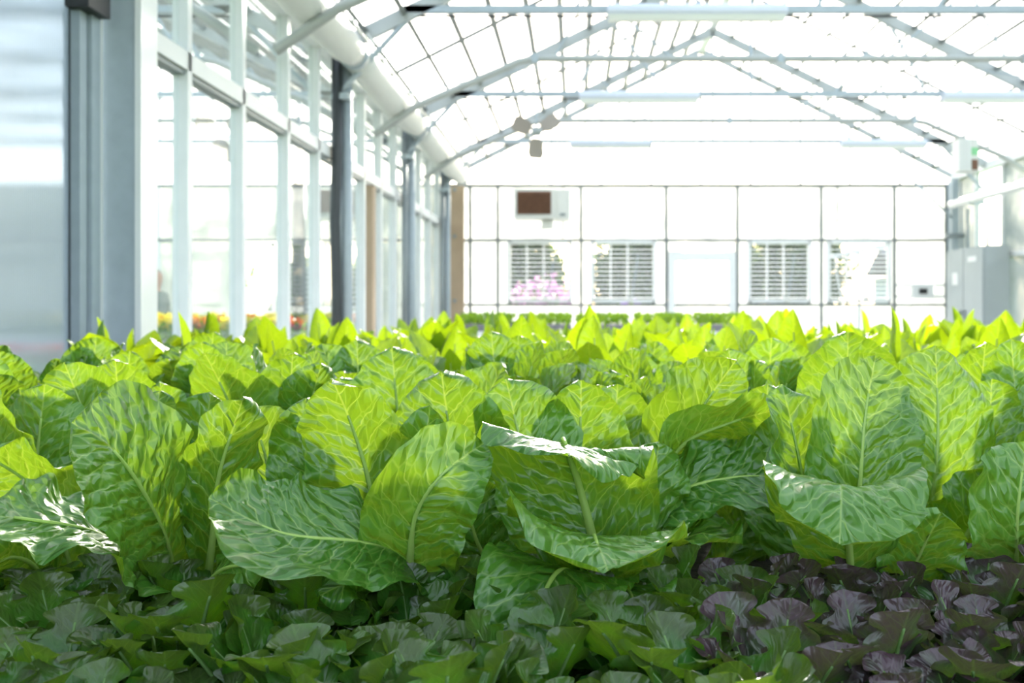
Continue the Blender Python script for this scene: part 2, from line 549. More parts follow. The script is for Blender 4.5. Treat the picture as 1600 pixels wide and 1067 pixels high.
# thin wind-bracing rods in the roof plane
rods = [((XR - 0.1, 8.3, EAVE), (XM + 0.2, 12.3, RIDGE - 0.1)), ((XR - 0.1, 12.3, EAVE), (XM + 0.2, 8.3, RIDGE - 0.1)),
        ((XL + 0.1, 8.3, EAVE), (XM - 0.2, 12.3, RIDGE - 0.1)), ((XL + 0.1, 12.3, EAVE), (XM - 0.2, 8.3, RIDGE - 0.1)),
        ((XR - 0.1, 4.3, EAVE), (XM + 0.2, 8.3, RIDGE - 0.1)), ((XR - 0.1, 8.3, EAVE), (XM + 0.2, 4.3, RIDGE - 0.1))]
for a, b in rods:
    a, b = Vector(a), Vector(b)
    MB().tube([a - Vector((0, 0, .09)), b - Vector((0, 0, .09))], 0.008, 5).obj('bracing_rod', M['galv'], ceiling)

# ---- left wall: glass partition
wl = empty('wall_left', (XL, 0, 0), label='glass partition with aluminium mullions on the left', kind='structure')
TR = 2.42
mull = [-3.0, -2.2, -1.4, -0.6, 0.3, 1.2, 2.1, 4.40, 5.12, 5.92, 6.62, 7.30, 8.05, 8.75, 9.45, 10.2, 10.95, 11.7, 12.45, 13.15]
mm = MB().box((-0.03, -0.025, 0.0), (0.045, 0.025, EAVE)).mesh('mullion', M['alu'])
for y in mull[7:]:
    inst('mullion', mm, wl, (0, y, 0))
MB().box((-0.04, 3.75, TR - 0.035), (0.045, YF, TR + 0.055)).obj('transom', M['white'], wl)
MB().box((-0.04, 3.75, TR - 0.060), (0.030, YF, TR - 0.036)).obj('transom_gasket', M['midgrey'], wl)
MB().box((-0.04, 3.75, 0.0), (0.045, YF, 0.35)).obj('base_rail', M['alu'], wl)
MB().box((-0.08, YB, EAVE - 0.10), (0.06, YF, EAVE)).obj('eave_beam', M['alu'], wl)
yy = [3.92] + mull[7:] + [YF]
for j in range(len(yy) - 1):
    pane(wl, (-0.004, yy[j] + 0.026, 0.35), (0.002, yy[j + 1] - 0.026, TR - 0.06), 'glass')
    pane(wl, (-0.004, yy[j] + 0.026, TR + 0.055), (0.002, yy[j + 1] - 0.026, EAVE - 0.1), 'glass')
# timber door posts in the partition
MB().box((-0.05, 8.28, 0), (0.06, 8.42, TR - 0.06)).obj('timber_post', M['wood'], wl)
MB().box((-0.05, 12.95, 0), (0.06, 13.08, TR - 0.06)).obj('timber_post', M['wood'], wl)
# near end: heavy post and the sliding polycarbonate door
p = MB().box((-0.02, 3.67, 0), (0.14, 3.74, 2.9)).box((0.0, 3.74, 0), (0.03, 3.90, 2.9)).box((0.11, 3.74, 0), (0.14, 3.78, 2.9)).obj('heavy_post', M['galv'], wl)
MB().box((0.14, 3.655, 0), (0.165, 3.80, 2.9)).obj('post_cover', M['white'], wl)
MB().box((0.0, 3.50, 0), (0.05, 3.56, EAVE)).obj('door_jamb', M['galv'], wl)
MB().box((-0.01, 3.60, 0), (0.025, 3.63, EAVE)).obj('door_jamb', M['white'], wl)
d1 = empty('door_1', (XL, 0, 0), label='sliding twin-wall polycarbonate door panel at the left edge', kind='structure')
MB().box((-0.012, 2.05, 0.04), (0.0, 3.44, EAVE - 0.2)).obj('sheet', M['poly'], d1)
MB().box((-0.03, 3.44, 0.0), (0.035, 3.49, EAVE - 0.15)).obj('stile', M['galv'], d1)
MB().box((-0.03, 2.0, 0.0), (0.035, 2.05, EAVE - 0.15)).obj('stile', M['galv'], d1)
MB().box((-0.03, 2.05, EAVE - 0.2), (0.035, 3.44, EAVE - 0.15)).obj('top_rail', M['galv'], d1)
h = at(137, 4, 3.45)
MB().box((0.0, 3.40, h.z - 0.03), (0.09, 3.56, h.z + 0.18)).obj('hanger', M['black'], d1)
MB().box((-0.02, YB, 0), (0.0, 1.98, EAVE - 0.15)).obj('sheet', M['frost'], wl)

# columns in front of the partition
for i, y in enumerate((6.96, 9.70, 12.44)):
    c = empty('column', (XL + 0.09, y, 0), label='round steel column before the glass wall, ' + ['nearest with dark lagging pipe', 'middle of three', 'farthest of three'][i],
              cat='column', group='steel columns along the glass wall')
    MB().tube([(0.055, 0.05, 0), (0.055, 0.05, EAVE - 0.02)], 0.045, 14).obj('shaft', M['galv'], c, True)
    if i == 0:
        MB().tube([(0.0, -0.03, 0), (0.0, -0.03, 1.3), (-0.015, -0.03, 1.9), (0, -0.03, 2.4), (0.0, -0.03, EAVE - 0.1)], 0.042, 12).obj('lagged_pipe', M['charcoal'], c, True)
    else:
        MB().tube([(0.0, -0.03, 0), (0.0, -0.03, EAVE - 0.1)], 0.032, 12).obj('pipe', M['midgrey'], c, True)
    MB().cbox((0.03, 0.01, 2.86), (0.13, 0.14, 0.05)).obj('clamp', M['galv'], c)

# fabric air duct under the eave
dz, dx = EAVE - 0.06, XL + 0.24
du = empty('air_duct', (dx, 0, 0), label='long white fabric air duct running under the left eave', cat='air duct')
cuts = [-1.0, 4.1, 6.85, 9.6, 13.3]
for j in range(4):
    a, b = cuts[j] + 0.04, cuts[j + 1] - 0.04
    pts, rs = [], []
    for k in range(13):
        s = k / 12
        pts.append((0, a + (b - a) * s, dz - 0.03 - 0.02 * math.sin(math.pi * s)))
        rs.append(0.120 + 0.012 * math.sin(math.pi * s) + 0.003 * math.sin(9 * s + j) - (0.02 if k in (0, 12) else 0))
    MB().tube(pts, 0.13, 20, rs).obj('sleeve', M['duct'], du, True)
    MB().tube([(0, b + 0.0, dz - 0.03), (0, b + 0.08, dz - 0.03)], 0.112, 20).obj('collar', M['galv'], du, True)
    MB().tube([(0.13, b + 0.04, dz - 0.02), (0.16, b + 0.04, dz + 0.05), (0.1, b + 0.04, dz + 0.14)], 0.008, 5).obj('hook', M['white'], du)
# conduit on the eave
cd = empty('conduit', (XL + 0.33, 0, 0), label='thin pale conduit pipe along the eave beside the air duct', cat='conduit')
MB().tube([(0, -1, EAVE + 0.03), (0, 13.4, EAVE + 0.03)], 0.014, 8).obj('pipe', M['offwhite'], cd, True)
for y in (5.0, 6.4, 7.4, 8.6, 9.9, 11.4, 12.6):
    MB().tube([(0, y, EAVE + 0.03), (0, y + 0.10, EAVE + 0.03)], 0.022, 8).obj('coupling', M['offwhite'], cd, True)
MB().box((XL - 0.16, YB, EAVE + 0.02), (XL + 0.02, YF, EAVE + 0.12)).obj('gutter', M['alu'], wl).location = (-XL, 0, 0)

# ---- back wall with louvre windows
wb = empty('wall_back', (0, YF, 0), label='white translucent back wall with aluminium bars', kind='structure')
S = YF / FPX


def bx(px):
    return (px - VPX) * S


def bz(py):
    return ZC + (VPY - py) * S


vbars = [735, 778, 908, 1041, 1152, 1283, 1397, 1478]
vb = MB().box((-0.022, -0.03, 0), (0.022, 0.02, bz(290))).mesh('mullion', M['bar'])
for px in vbars:
    inst('mullion', vb, wb, (bx(px), 0, 0))
vb2 = MB().box((-0.012, -0.015, bz(375)), (0.012, 0.01, bz(290))).mesh('glazing_bar', M['bar'])
for px in (880, 1308):
    inst('glazing_bar', vb2, wb, (bx(px), 0, 0))
for py, hh in ((290, 0.05), (375, 0.035), (476, 0.03)):
    MB().box((XL, -0.035, bz(py) - hh / 2), (XR, 0.02, bz(py) + hh / 2)).obj('rail', M['bar'], wb)
for py in (445, 463):
    MB().box((bx(1397), -0.02, bz(py) - 0.012), (bx(1485), 0.01, bz(py) + 0.012)).obj('rail', M['galv'], wb)
wins = [(796, 891), (926, 1022), (1170, 1264), (1294, 1388)]
door = (1044, 1149)
# sheets: an upper band, a lower band with the openings left free, a base band
edges = [XL + 0.02] + [bx(p) for p in vbars] + [XR - 0.02]
for j in range(len(edges) - 1):
    pane(wb, (edges[j] + 0.02, -0.005, bz(375) + 0.02), (edges[j + 1] - 0.02, 0.003, bz(290) - 0.02), 'frost')
spans, x = [], XL + 0.02
for a, b in sorted(wins + [door]):
    spans.append((x, bx(a)))
    x = bx(b)
spans.append((x, XR - 0.02))
for a, b in spans:
    cutsx = [a] + [bx(p) for p in vbars if a + 0.05 < bx(p) < b - 0.05] + [b]
    for j in range(len(cutsx) - 1):
        pane(wb, (cutsx[j] + 0.005, -0.005, bz(476) + 0.015), (cutsx[j + 1] - 0.005, 0.003, bz(375) - 0.018), 'frost')
pane(wb, (XL + 0.02, -0.005, 0.02), (bx(door[0]), 0.003, bz(476) - 0.015), 'frost')
pane(wb, (bx(door[1]), -0.005, 0.02), (XR - 0.02, 0.003, bz(476) - 0.015), 'frost')
pane(wb, (bx(door[0]), -0.005, bz(393)), (bx(door[1]), 0.003, bz(375) - 0.018), 'frost')
# gable
gb = [XL + 0.06 + i * (WB - 0.12) / 10 for i in range(11)]


def roofz(x):
    return EAVE + min(x - XL, XR - x) * SLOPE


for x in gb[1:-1]:
    MB().box((x - 0.015, -0.02, bz(290)), (x + 0.015, 0.02, roofz(x) - 0.03)).obj('gable_bar', M['bar'], wb)
for j in range(10):
    a, b = gb[j] + 0.016, gb[j + 1] - 0.016
    z0 = bz(290) + 0.026
    q = MB()
    za, zb = roofz(a) - 0.03, roofz(b) - 0.03
    q.v = [(a, -.003, z0), (b, -.003, z0), (b, -.003, zb), (a, -.003, za), (a, .003, z0), (b, .003, z0), (b, .003, zb), (a, .003, za)]
    q.f = [(0, 1, 2, 3), (5, 4, 7, 6), (0, 4, 5, 1), (1, 5, 6, 2), (2, 6, 7, 3), (3, 7, 4, 0)]
    q.obj('gable_pane', M['roofglass'], wb)
for s in (-1, 1):
    xe = XL if s < 0 else XR
    MB().bar((xe, 0, EAVE - 0.03), (XM, 0, RIDGE - 0.03), 0.05, 0.08).obj('gable_rafter', M['truss'], wb)
MB().box((XL + 0.03, -0.12, 0), (bx(726), -0.03, bz(292))).obj('timber_pilaster', M['wood'], wb)
for py in (298, 370, 470):
    MB().cbox((bx(712), -0.125, bz(py)), (0.05, 0.02, 0.05)).obj('bolt_plate', M['midgrey'], wb)

slat_me = MB().bar((-0.445, 0, 0), (0.445, 0, 0), 0.038, 0.006, (0, -0.45, 1)).mesh('slat', M['white'])
for k, (a, b) in enumerate(wins):
    wn = empty('window_%d' % (k + 1), (bx((a + b) / 2), YF, 0), label='louvred window in the back wall, ' + ordinal(k, 4), kind='structure')
    hw = (bx(b) - bx(a)) / 2
    zt, zb = bz(379), bz(470)
    fr = MB()
    fr.box((-hw, -0.06, zt - 0.02), (hw, 0.03, zt + 0.03)).box((-hw, -0.06, zb - 0.03), (hw, 0.03, zb + 0.02))
    fr.box((-hw - 0.03, -0.06, zb - 0.03), (-hw + 0.02, 0.03, zt + 0.03)).box((hw - 0.02, -0.06, zb - 0.03), (hw + 0.03, 0.03, zt + 0.03))
    fr.obj('window_frame', M['white'], wn)
    for xx in (-hw * 0.42, 0.06):
        MB().box((xx - 0.012, -0.055, zb), (xx + 0.012, -0.035, zt)).obj('mullion', M['white'], wn)
    MB().tube([(0.12, -0.08, zb + 0.05), (0.22, -0.05, zt - 0.2)], 0.008, 5).obj('crank_rod', M['galv'], wn)
    MB().cbox((0.10, -0.08, zb + 0.02), (0.06, 0.06, 0.10)).obj('crank_box', M['offwhite'], wn)
    n = 13
    for i in range(n):
        inst('slat', slat_me, wn, (0, -0.005, zb + 0.05 + (zt - zb - 0.09) * i / (n - 1)), (0, 0, 0), (hw / 0.46, 1, 1))

d2 = empty('door_2', (bx((door[0] + door[1]) / 2), YF, 0), label='white framed door with frosted sheet in the back wall', kind='structure')
hw = (bx(door[1]) - bx(door[0])) / 2
zt = bz(394)
MB().box((-hw, -0.04, 0.02), (-hw + 0.10, 0.01, zt)).obj('stile', M['white'], d2)
MB().box((hw - 0.10, -0.04, 0.02), (hw, 0.01, zt)).obj('stile', M['white'], d2)
MB().box((-hw + 0.1, -0.04, zt - 0.12), (hw - 0.1, 0.01, zt)).obj('top_rail', M['white'], d2)
MB().box((-hw + 0.1, -0.04, 0.02), (hw - 0.1, 0.01, 0.3)).obj('bottom_rail', M['white'], d2)
MB().box((-hw + 0.1, -0.02, 0.3), (hw - 0.1, -0.01, zt - 0.12)).obj('sheet', M['frost'], d2)
MB().tube([(hw - 0.05, -0.04, 1.0), (hw - 0.05, -0.09, 1.0), (hw - 0.16, -0.09, 1.0)], 0.01, 6).obj('door_handle', M['galv'], d2)

# ---- right wall
wr = empty('wall_right', (XR, 0, 0), label='glazed right wall with aluminium bars', kind='structure')
ry = [YB, -1.5, 0, 1.5, 3, 4.5, 6, 7.5, 9, 10.2, 11.2, 12.0, 12.8, 13.58]
for j in range(len(ry)):
    MB().box((-0.03, ry[j] - 0.022, 0), (0.03, ry[j] + 0.022, EAVE)).obj('mullion', M['alu'], wr)
    if j:
        pane(wr, (0, ry[j - 1] + 0.022, 0.3), (0.006, ry[j] - 0.022, 1.9), 'frost')
        pane(wr, (0, ry[j - 1] + 0.022, 1.96), (0.006, ry[j] - 0.022, EAVE - 0.1), 'frost' if j % 2 else 'glass')
MB().box((-0.04, YB, 1.90), (0.03, YF, 1.96)).obj('transom', M['alu'], wr)
MB().box((-0.04, YB, 0), (0.03, YF, 0.3)).obj('base_rail', M['alu'], wr)
MB().box((-0.06, YB, EAVE - 0.1), (0.06, YF, EAVE)).obj('eave_beam', M['alu'], wr)
e = empty('heating_pipe', (XR - 0.20, 0, 0), label='thick pale pipe along the right eave', cat='pipe')
MB().tube([(0, 2, EAVE - 0.50), (0, 13.2, EAVE - 0.50)], 0.06, 12).obj('pipe', M['alu'], e, True)
for y in (4.22, 6.96, 9.7, 12.44):
    MB().cbox((0.07, y + 0.1, EAVE - 0.50), (0.22, 0.04, 0.15)).obj('bracket', M['galv'], e)
c = empty('corner_column', (XR - 0.12, 13.30, 0), label='galvanised corner column in the far right corner with thin conduits', cat='column')
MB().box((-0.05, -0.05, 0), (0.05, 0.05, EAVE - 0.1)).obj('shaft', M['galv'], c)
for xo in (-0.10, 0.09):
    MB().tube([(xo, -0.05, 0), (xo, -0.05, EAVE - 0.15)], 0.014, 6).obj('conduit', M['galv'], c, True)
MB().tube([(-0.03, -0.03, 2.55), (-0.62, -0.03, 3.12)], 0.02, 8).obj('knee_brace', M['galv'], c, True)
for z in (1.05, 2.3):
    MB().cbox((0, -0.04, z), (0.26, 0.10, 0.06)).obj('clamp', M['midgrey'], c)

# neighbouring bay: back and far walls
w2 = empty('wall_back_neighbour', (XL - WB, YF, 0), label='pale back wall of the neighbouring bay', kind='structure')
for k in range(8):
    x = k * WB / 7
    MB().box((x - 0.025, -0.03, 0), (x + 0.025, 0.02, 3.1)).obj('mullion', M['alu'], w2)
for z in (0.9, 2.26, 3.08):
    MB().box((0, -0.035, z - 0.025), (WB - 0.05, 0.02, z + 0.025)).obj('rail', M['midgrey'], w2)
w2win = [(4.52, 5.04), (5.22, 5.74), (5.96, 6.50)]
for k in range(7):
    a, b = k * WB / 7 + 0.03, (k + 1) * WB / 7 - 0.03
    pane(w2, (a, -0.004, 2.29), (b, 0.003, 3.05), 'frost2')
    pane(w2, (a, -0.004, 0.02), (b, 0.003, 0.87), 'frost2')
x = 0.03
for a, b in w2win + [(WB - 0.08, WB)]:
    pane(w2, (x, -0.004, 0.93), (a - 0.02, 0.003, 2.23), 'frost2')
    x = b + 0.02
s2 = MB().bar((-0.25, 0, 0), (0.25, 0, 0), 0.038, 0.006, (0, -0.45, 1)).mesh('slat', M['white'])
for k, (a, b) in enumerate(w2win):
    wn = empty('window_%d' % (k + 5), (XL - WB + (a + b) / 2, YF, 0), label='louvred window seen through the glass partition, ' + ordinal(k, 3), kind='structure')
    hw = (b - a) / 2
    MB().box((-hw, -0.05, 0.95), (-hw + 0.03, 0.03, 2.2)).box((hw - 0.03, -0.05, 0.95), (hw, 0.03, 2.2)).box((-hw, -0.05, 2.17), (hw, 0.03, 2.22)).box((-hw, -0.05, 0.93), (hw, 0.03, 0.97)).obj('window_frame', M['white'], wn)
    for i in range(16):
        inst('slat', s2, wn, (0, 0, 1.02 + i * 0.075), (0, 0, 0), (hw / 0.26, 1, 1))
for j in range(5):
    a = XL - WB + 0.06 + j * WB / 5
    b = a + WB / 5 - 0.04
    q = MB()
    z0 = 3.11

    def rz2(x):
        return EAVE + min(x - (XL - WB), XL - x) * SLOPE - 0.04
    mid = XL - WB / 2
    prof = [(a, z0), (b, z0), (b, rz2(b))] + ([(mid, rz2(mid))] if a < mid < b else []) + [(a, rz2(a))]
    n = len(prof)
    q.v = [(px_, YF - 0.003, pz_) for px_, pz_ in prof] + [(px_, YF + 0.003, pz_) for px_, pz_ in prof]
    q.f = [tuple(range(n)), tuple(range(2 * n - 1, n - 1, -1))] + [(i, n + i, n + (i + 1) % n, (i + 1) % n) for i in range(n)]
    q.obj('gable_pane', M['roofglass'], w2).location = (-(XL - WB), -YF, 0)
w3 = empty('wall_left_neighbour', (XL - WB, 0, 0), label='pale outer wall of the neighbouring bay', kind='structure')
for k in range(9):
    MB().box((-0.03, k * 1.7 - 0.03, 0), (0.03, k * 1.7 + 0.03, EAVE)).obj('mullion', M['alu'], w3)
    if k < 8:
        pane(w3, (0, k * 1.7 + 0.03, 0.3), (0.006, k * 1.7 + 1.67, EAVE - 0.05), 'glass')
MB().box((-0.04, 0, 0), (0.03, YF, 0.3)).obj('base_rail', M['alu'], w3)
MB().box((-0.04, 0, EAVE - 0.05), (0.03, YF, EAVE + 0.03)).obj('eave_beam', M['alu'], w3)

# ------------------------------------------------------------------ fittings


def lamp(px0, px1, Y, label):
    x0, x1 = (px0 - VPX) / FPX * Y, (px1 - VPX) / FPX * Y
    z = TIE - 0.03
    l = empty('ceiling_light', ((x0 + x1) / 2, Y - 0.09, z), label=label, cat='ceiling light', group='strip lights under the tie bars')
    L = (x1 - x0) / 2
    b = MB()
    prof = [(-0.07, 0.0), (-0.07, -0.03), (-0.05, -0.055), (0.05, -0.055), (0.07, -0.03), (0.07, 0.0), (0.04, 0.035), (-0.04, 0.035)]
    for x in (-L, L):
        b.v += [(x, a, c_) for a, c_ in prof]
    n = len(prof)
    b.f = [tuple(range(n)), tuple(range(2 * n - 1, n - 1, -1))] + [(i, n + i, n + (i + 1) % n, (i + 1) % n) for i in range(n)]
    b.obj('housing', M['lamp'], l)
    c2 = MB()
    prof = [(-0.055, -0.05), (-0.04, -0.085), (0.04, -0.085), (0.055, -0.05)]
    for x in (-L * 0.98, L * 0.98):
        c2.v += [(x, a, c_) for a, c_ in prof]
    n = 4
    c2.f = [tuple(range(n)), tuple(range(2 * n - 1, n - 1, -1))] + [(i, n + i, n + (i + 1) % n, (i + 1) % n) for i in range(n)]
    c2.obj('diffuser', M['lens'], l)
    for x in (-L * 0.7, L * 0.7):
        MB().cbox((x, 0.05, 0.03), (0.04, 0.10, 0.05)).obj('bracket', M['galv'], l)
    return l


lamp(948, 1224, 6.96, 'white strip light under the nearest tie bar, close to the sun')
lamp(905, 1090, 9.70, 'white strip light left of centre under the second tie bar')
lamp(1468, 1652, 9.70, 'white strip light at the right edge under the second tie bar')
lamp(890, 1016, 12.44, 'small distant strip light left of centre under the farthest tie bar')
lamp(1310, 1442, 12.44, 'small distant strip light on the right under the farthest tie bar')

def unit_heater(hp, label):
    uh = empty('unit_heater', hp, label=label, cat='heater')
    MB().box((-0.41, -0.30, -0.21), (0.19, 0.16, 0.22)).obj('casing', M['offwhite'], uh)
    MB().box((0.19, -0.22, -0.22), (0.41, 0.16, 0.22)).obj('side_box', M['offwhite'], uh)
    MB().box((-0.36, -0.31, -0.15), (0.13, -0.30, 0.18)).obj('coil', M['brown'], uh)
    gm = MB().bar((-0.36, -0.325, 0), (0.13, -0.325, 0), 0.035, 0.006, (0, -0.6, 1)).mesh('louvre', M['brown'])
    for i in range(7):
        inst('louvre', gm, uh, (0, 0, -0.13 + i * 0.047))
    MB().box((0.26, -0.235, -0.17), (0.34, -0.22, -0.13)).obj('badge', M['midgrey'], uh)
    MB().cbox((0.07, -0.05, -0.28), (0.16, 0.2, 0.12)).obj('gas_valve', M['offwhite'], uh)
    MB().box((-0.25, 0.16, -0.05), (-0.18, 0.27, 0.05)).obj('bracket', M['galv'], uh)
    MB().box((0.18, 0.16, -0.05), (0.25, 0.27, 0.05)).obj('bracket', M['galv'], uh)


unit_heater(at(848, 322, 13.3), 'wall-hung unit heater with brown grille on the back wall')
unit_heater(at(538, 320, 13.3), 'unit heater seen through the glass partition on the neighbouring back wall')


def ceiling_fan(fp, label):
    fn = empty('ceiling_fan', fp, label=label, cat='fan')
    MB().tube([(0, 0, -0.04), (0, 0, 0.05)], 0.06, 14).obj('motor', M['grey'], fn, True)
    MB().tube([(0, 0, 0.05), (0, 0, TIE - fp.z)], 0.012, 6).obj('rod', M['galv'], fn)
    for a in (90 - 55, 155, 268):
        ar = math.radians(a)
        bl = MB()
        dx_, dz_ = math.cos(ar), math.sin(ar)
        d = Vector((dx_, 0.15, dz_))
        sd = Vector((-dz_, 0.25, dx_))
        q0, q1 = d * 0.07, d * 0.30
        for p_, w_ in ((q0, 0.04), (d * 0.12, 0.08), (d * 0.24, 0.095), (q1, 0.07)):
            for s_, o_ in ((-1, 0), (1, 0), (1, 0.012), (-1, 0.012)):
                bl.v.append(tuple(p_ + sd * s_ * w_ + Vector((0, o_, 0))))
        for i in range(3):
            for j in range(4):
                bl.f.append((i * 4 + j, i * 4 + (j + 1) % 4, i * 4 + 4 + (j + 1) % 4, i * 4 + 4 + j))
        bl.f += [(3, 2, 1, 0), (12, 13, 14, 15)]
        bl.obj('blade', M['taupe'], fn)


ceiling_fan(at(838, 206, 10.4), 'three-bladed taupe circulation fan hanging below the roof')
ceiling_fan(at(345, 205, 8.9), 'three-bladed fan in the neighbouring bay, seen through the glass partition')

nc = empty('dark_column', (-3.0, 9.7, 0), label='dark lagged column inside the neighbouring bay, beside the nearest pipe column', cat='column')
MB().tube([(0, 0, 0), (0, 0, 2.8)], 0.075, 12, [0.08, 0.07]).obj('shaft', M['charcoal'], nc, True)
MB().tube([(0, 0, 2.8), (0, 0, 3.45)], 0.03, 8).obj('hanger', M['galv'], nc, True)
MB().cbox((0, 0, 0.01), (0.25, 0.25, 0.02)).obj('foot', M['galv'], nc)

# aspirated sensor box hanging at the right
sp = at(1508, 244, 9.70)
sb = empty('sensor_box', sp, label='hanging white louvred sensor box with a green label near the right corner', cat='sensor box')
sb.scale = (0.8, 0.8, 0.8)
MB().box((-0.13, -0.1, -0.22), (0.04, 0.1, 0.22)).obj('casing', M['offwhite'], sb)
for i in range(4):
    MB().box((-0.12 + i * 0.04, -0.115, -0.21), (-0.10 + i * 0.04, -0.10, 0.21)).obj('rib', M['white'], sb)
MB().box((0.04, -0.09, -0.22), (0.14, 0.1, 0.22)).obj('control_box', M['offwhite'], sb)
MB().box((0.05, -0.10, -0.20), (0.13, -0.09, -0.06)).obj('screen', M['brown'], sb)
MB().box((0.045, -0.10, 0.0), (0.135, -0.09, 0.10)).obj('label_plate', M['green_label'], sb)
MB().tube([(0, 0, 0.22), (0, 0, (TIE - sp.z) / 0.8)], 0.008, 5).obj('cable', M['midgrey'], sb)

# wall controller
cp = at(1440, 455, 13.5)
wc = empty('wall_controller', cp, label='small white wall controller with dark screen at the back wall', cat='controller')
bevel(MB().box((-0.16, -0.06, -0.11), (0.16, 0.05, 0.11)).obj('casing', M['white'], wc), 0.01)
MB().box((-0.06, -0.07, -0.04), (0.06, -0.06, 0.04)).obj('screen', M['black'], wc)

# electrical cabinet against the right wall
ec = empty('electrical_cabinet', (5.36, 12.25, 0), label='tall grey electrical cabinet with two doors by the right wall', cat='cabinet')
MB().box((-0.02, -0.55, 0.08), (0.30, 0.62, 2.05)).obj('body', M['grey'], ec)
a = MB().box((-0.045, 0.06, 0.12), (-0.02, 0.60, 2.02)).obj('door', M['grey'], ec)
b = MB().box((-0.045, -0.53, 0.12), (-0.02, 0.04, 2.02)).obj('door', M['grey'], ec)
MB().box((-0.07, 0.10, 1.0), (-0.045, 0.13, 1.2)).obj('handle', M['midgrey'], a)
MB().box((-0.07, -0.03, 1.0), (-0.045, 0.0, 1.2)).obj('handle', M['midgrey'], b)
MB().box((-0.05, 0.22, 1.55), (-0.045, 0.40, 1.72)).obj('notice', M['white'], a)
MB().box((-0.05, -0.35, 1.85), (-0.045, -0.10, 1.92)).obj('notice', M['white'], b)
MB().box((-0.02, -0.55, 0.0), (0.30, 0.62, 0.08)).obj('plinth', M['midgrey'], ec)
for yy_ in (12.0, 12.6):
    MB().tube([(0.15, yy_ - 12.25, 2.05), (0.15, yy_ - 12.25, 2.62)], 0.02, 8).obj('conduit', M['midgrey'], ec)

# white reflections by the right louvre, given the shape of an added lamp
tp = at(1344, 394, 12.9)
tl_ = empty('reflection_strip', tp, label='slanted white reflection modelled as a tube lamp on a stand before the rightmost louvred window', cat='lamp')
MB().bar((-0.42, 0, -0.06), (0.38, 0, 0.09), 0.07, 0.06).obj('tube', M['white'], tl_)
MB().bar((-0.36, 0, -0.10), (0.32, 0, 0.03), 0.10, 0.02).obj('reflector', M['offwhite'], tl_)
MB().tube([(0, 0.05, 0), (0, 0.05, -tp.z)], 0.018, 8).obj('stand', M['galv'], tl_)
MB().tube([(-0.36, 0, -0.10), (-0.33, 0.01, -0.35), (-0.28, 0.0, -0.6), (-0.25, 0, -0.78)], 0.012, 6).obj('cord', M['white'], tl_)
MB().cbox((0, 0.05, -tp.z + 0.015), (0.3, 0.3, 0.03)).obj('foot', M['galv'], tl_)

# ------------------------------------------------------------------ outside: bushes, house


def bush(name, loc, rx, rz, n, leaf, mats, seed, label, cat='bush', bloom=None, nb=0):
    rnd = random.Random(seed)
    e = empty(name, loc, label=label, cat=cat)
    f = MB()
    g = MB()

    def pt():
        while True:
            a = Vector((rnd.uniform(-1, 1), rnd.uniform(-1, 1), rnd.uniform(-1, 1)))
            if 0.35 < a.length < 1:
                lump = 0.82 + 0.3 * noise.noise(a * 2.2 + Vector((seed, 0, 0)))
                return Vector((a.x * rx * lump, a.y * rx * 0.8 * lump, rz + a.z * rz * lump))
    for i in range(n):
        p_ = pt()
        f.disc_leaf(p_, (rnd.uniform(-1, 1), rnd.uniform(-1, 1), rnd.uniform(-.6, 1)), (rnd.uniform(-1, 1), rnd.uniform(-1, 1), 1.5), leaf * rnd.uniform(.7, 1.3), leaf * 0.6)
    o = f.obj('foliage', mats, e)
    o['kind'] = 'stuff'
    if bloom:
        for i in range(nb):
            p_ = pt()
            g.disc_leaf(p_ * 1.02, (rnd.uniform(-1, 1), rnd.uniform(-1, 1), rnd.uniform(-.2, 1)), (rnd.uniform(-1, 1), -1, 1), leaf * rnd.uniform(.7, 1.2), leaf * 0.9)
        o = g.obj('blossom', bloom, e)
        o['kind'] = 'stuff'
    st = MB()
    for k in range(5):
        st.tube([(rnd.uniform(-.08, .08), rnd.uniform(-.08, .08), 0), (rnd.uniform(-.4, .4) * rx, rnd.uniform(-.4, .4) * rx, rz * 1.2)], 0.03, 5)
    st.obj('stem', M['wood'], e)
    return e


G0 = -0.12
bush('flowering_bush', (-0.62, 17.6, G0), 0.95, 1.05, 1500, 0.10, M['bush'], 1, 'lilac pink flowering bush outside the leftmost louvred window', bloom=M['pink'], nb=1700)
bush('flowering_bush', (-2.05, 17.2, G0), 0.42, 0.80, 800, 0.10, M['bush'], 2, 'violet flowering bush outside, left of the lilac pink one', bloom=M['purple'], nb=900)
bush('flowering_bush', (1.1, 17.9, G0), 0.6, 0.78, 900, 0.10, M['bush'], 3, 'low violet flowering bush outside the second louvred window', bloom=M['purple'], nb=500)
for k_, (x_, rx_, rz_, lb_) in enumerate(((-1.9, 1.95, 2.3, 'leftmost louvred window'), (2.0, 1.95, 2.2, 'second louvred window'), (6.9, 2.5, 2.3, 'third louvred window'),
                                          (-13.5, 3.0, 1.9, 'glass wall, far to the left'), (-7.8, 2.4, 1.6, 'glass wall, next to the flower benches'))):
    bush('green_bush', (x_, 29.5, G0), rx_, rz_, 9000, 0.26, M['bush'], 20 + k_, 'tall dark green bush far outside behind the ' + lb_)
bush('green_bush', (-15.5, 9.5, G0), 2.0, 1.1, 2600, 0.18, M['foliage'], 9, 'bright green bush beyond the outer wall of the neighbouring bay')
hs = empty('house', (11.2, 28.0, G0), label='pale blue sided house outside the rightmost louvred window', cat='house')
for k in range(14):
    MB().box((-1.1, -0.02, k * 0.17), (2.6, 0.02, k * 0.17 + 0.16)).obj('siding_board', M['siding'], hs)
MB().box((-1.05, 0.02, 0), (2.55, 2.5, 2.38)).obj('wall', M['siding'], hs)
MB().bar((-1.3, 0.0, 2.4), (2.8, 0.0, 2.4), 0.5, 0.12).obj('eaves', M['white'], hs)
q = MB()
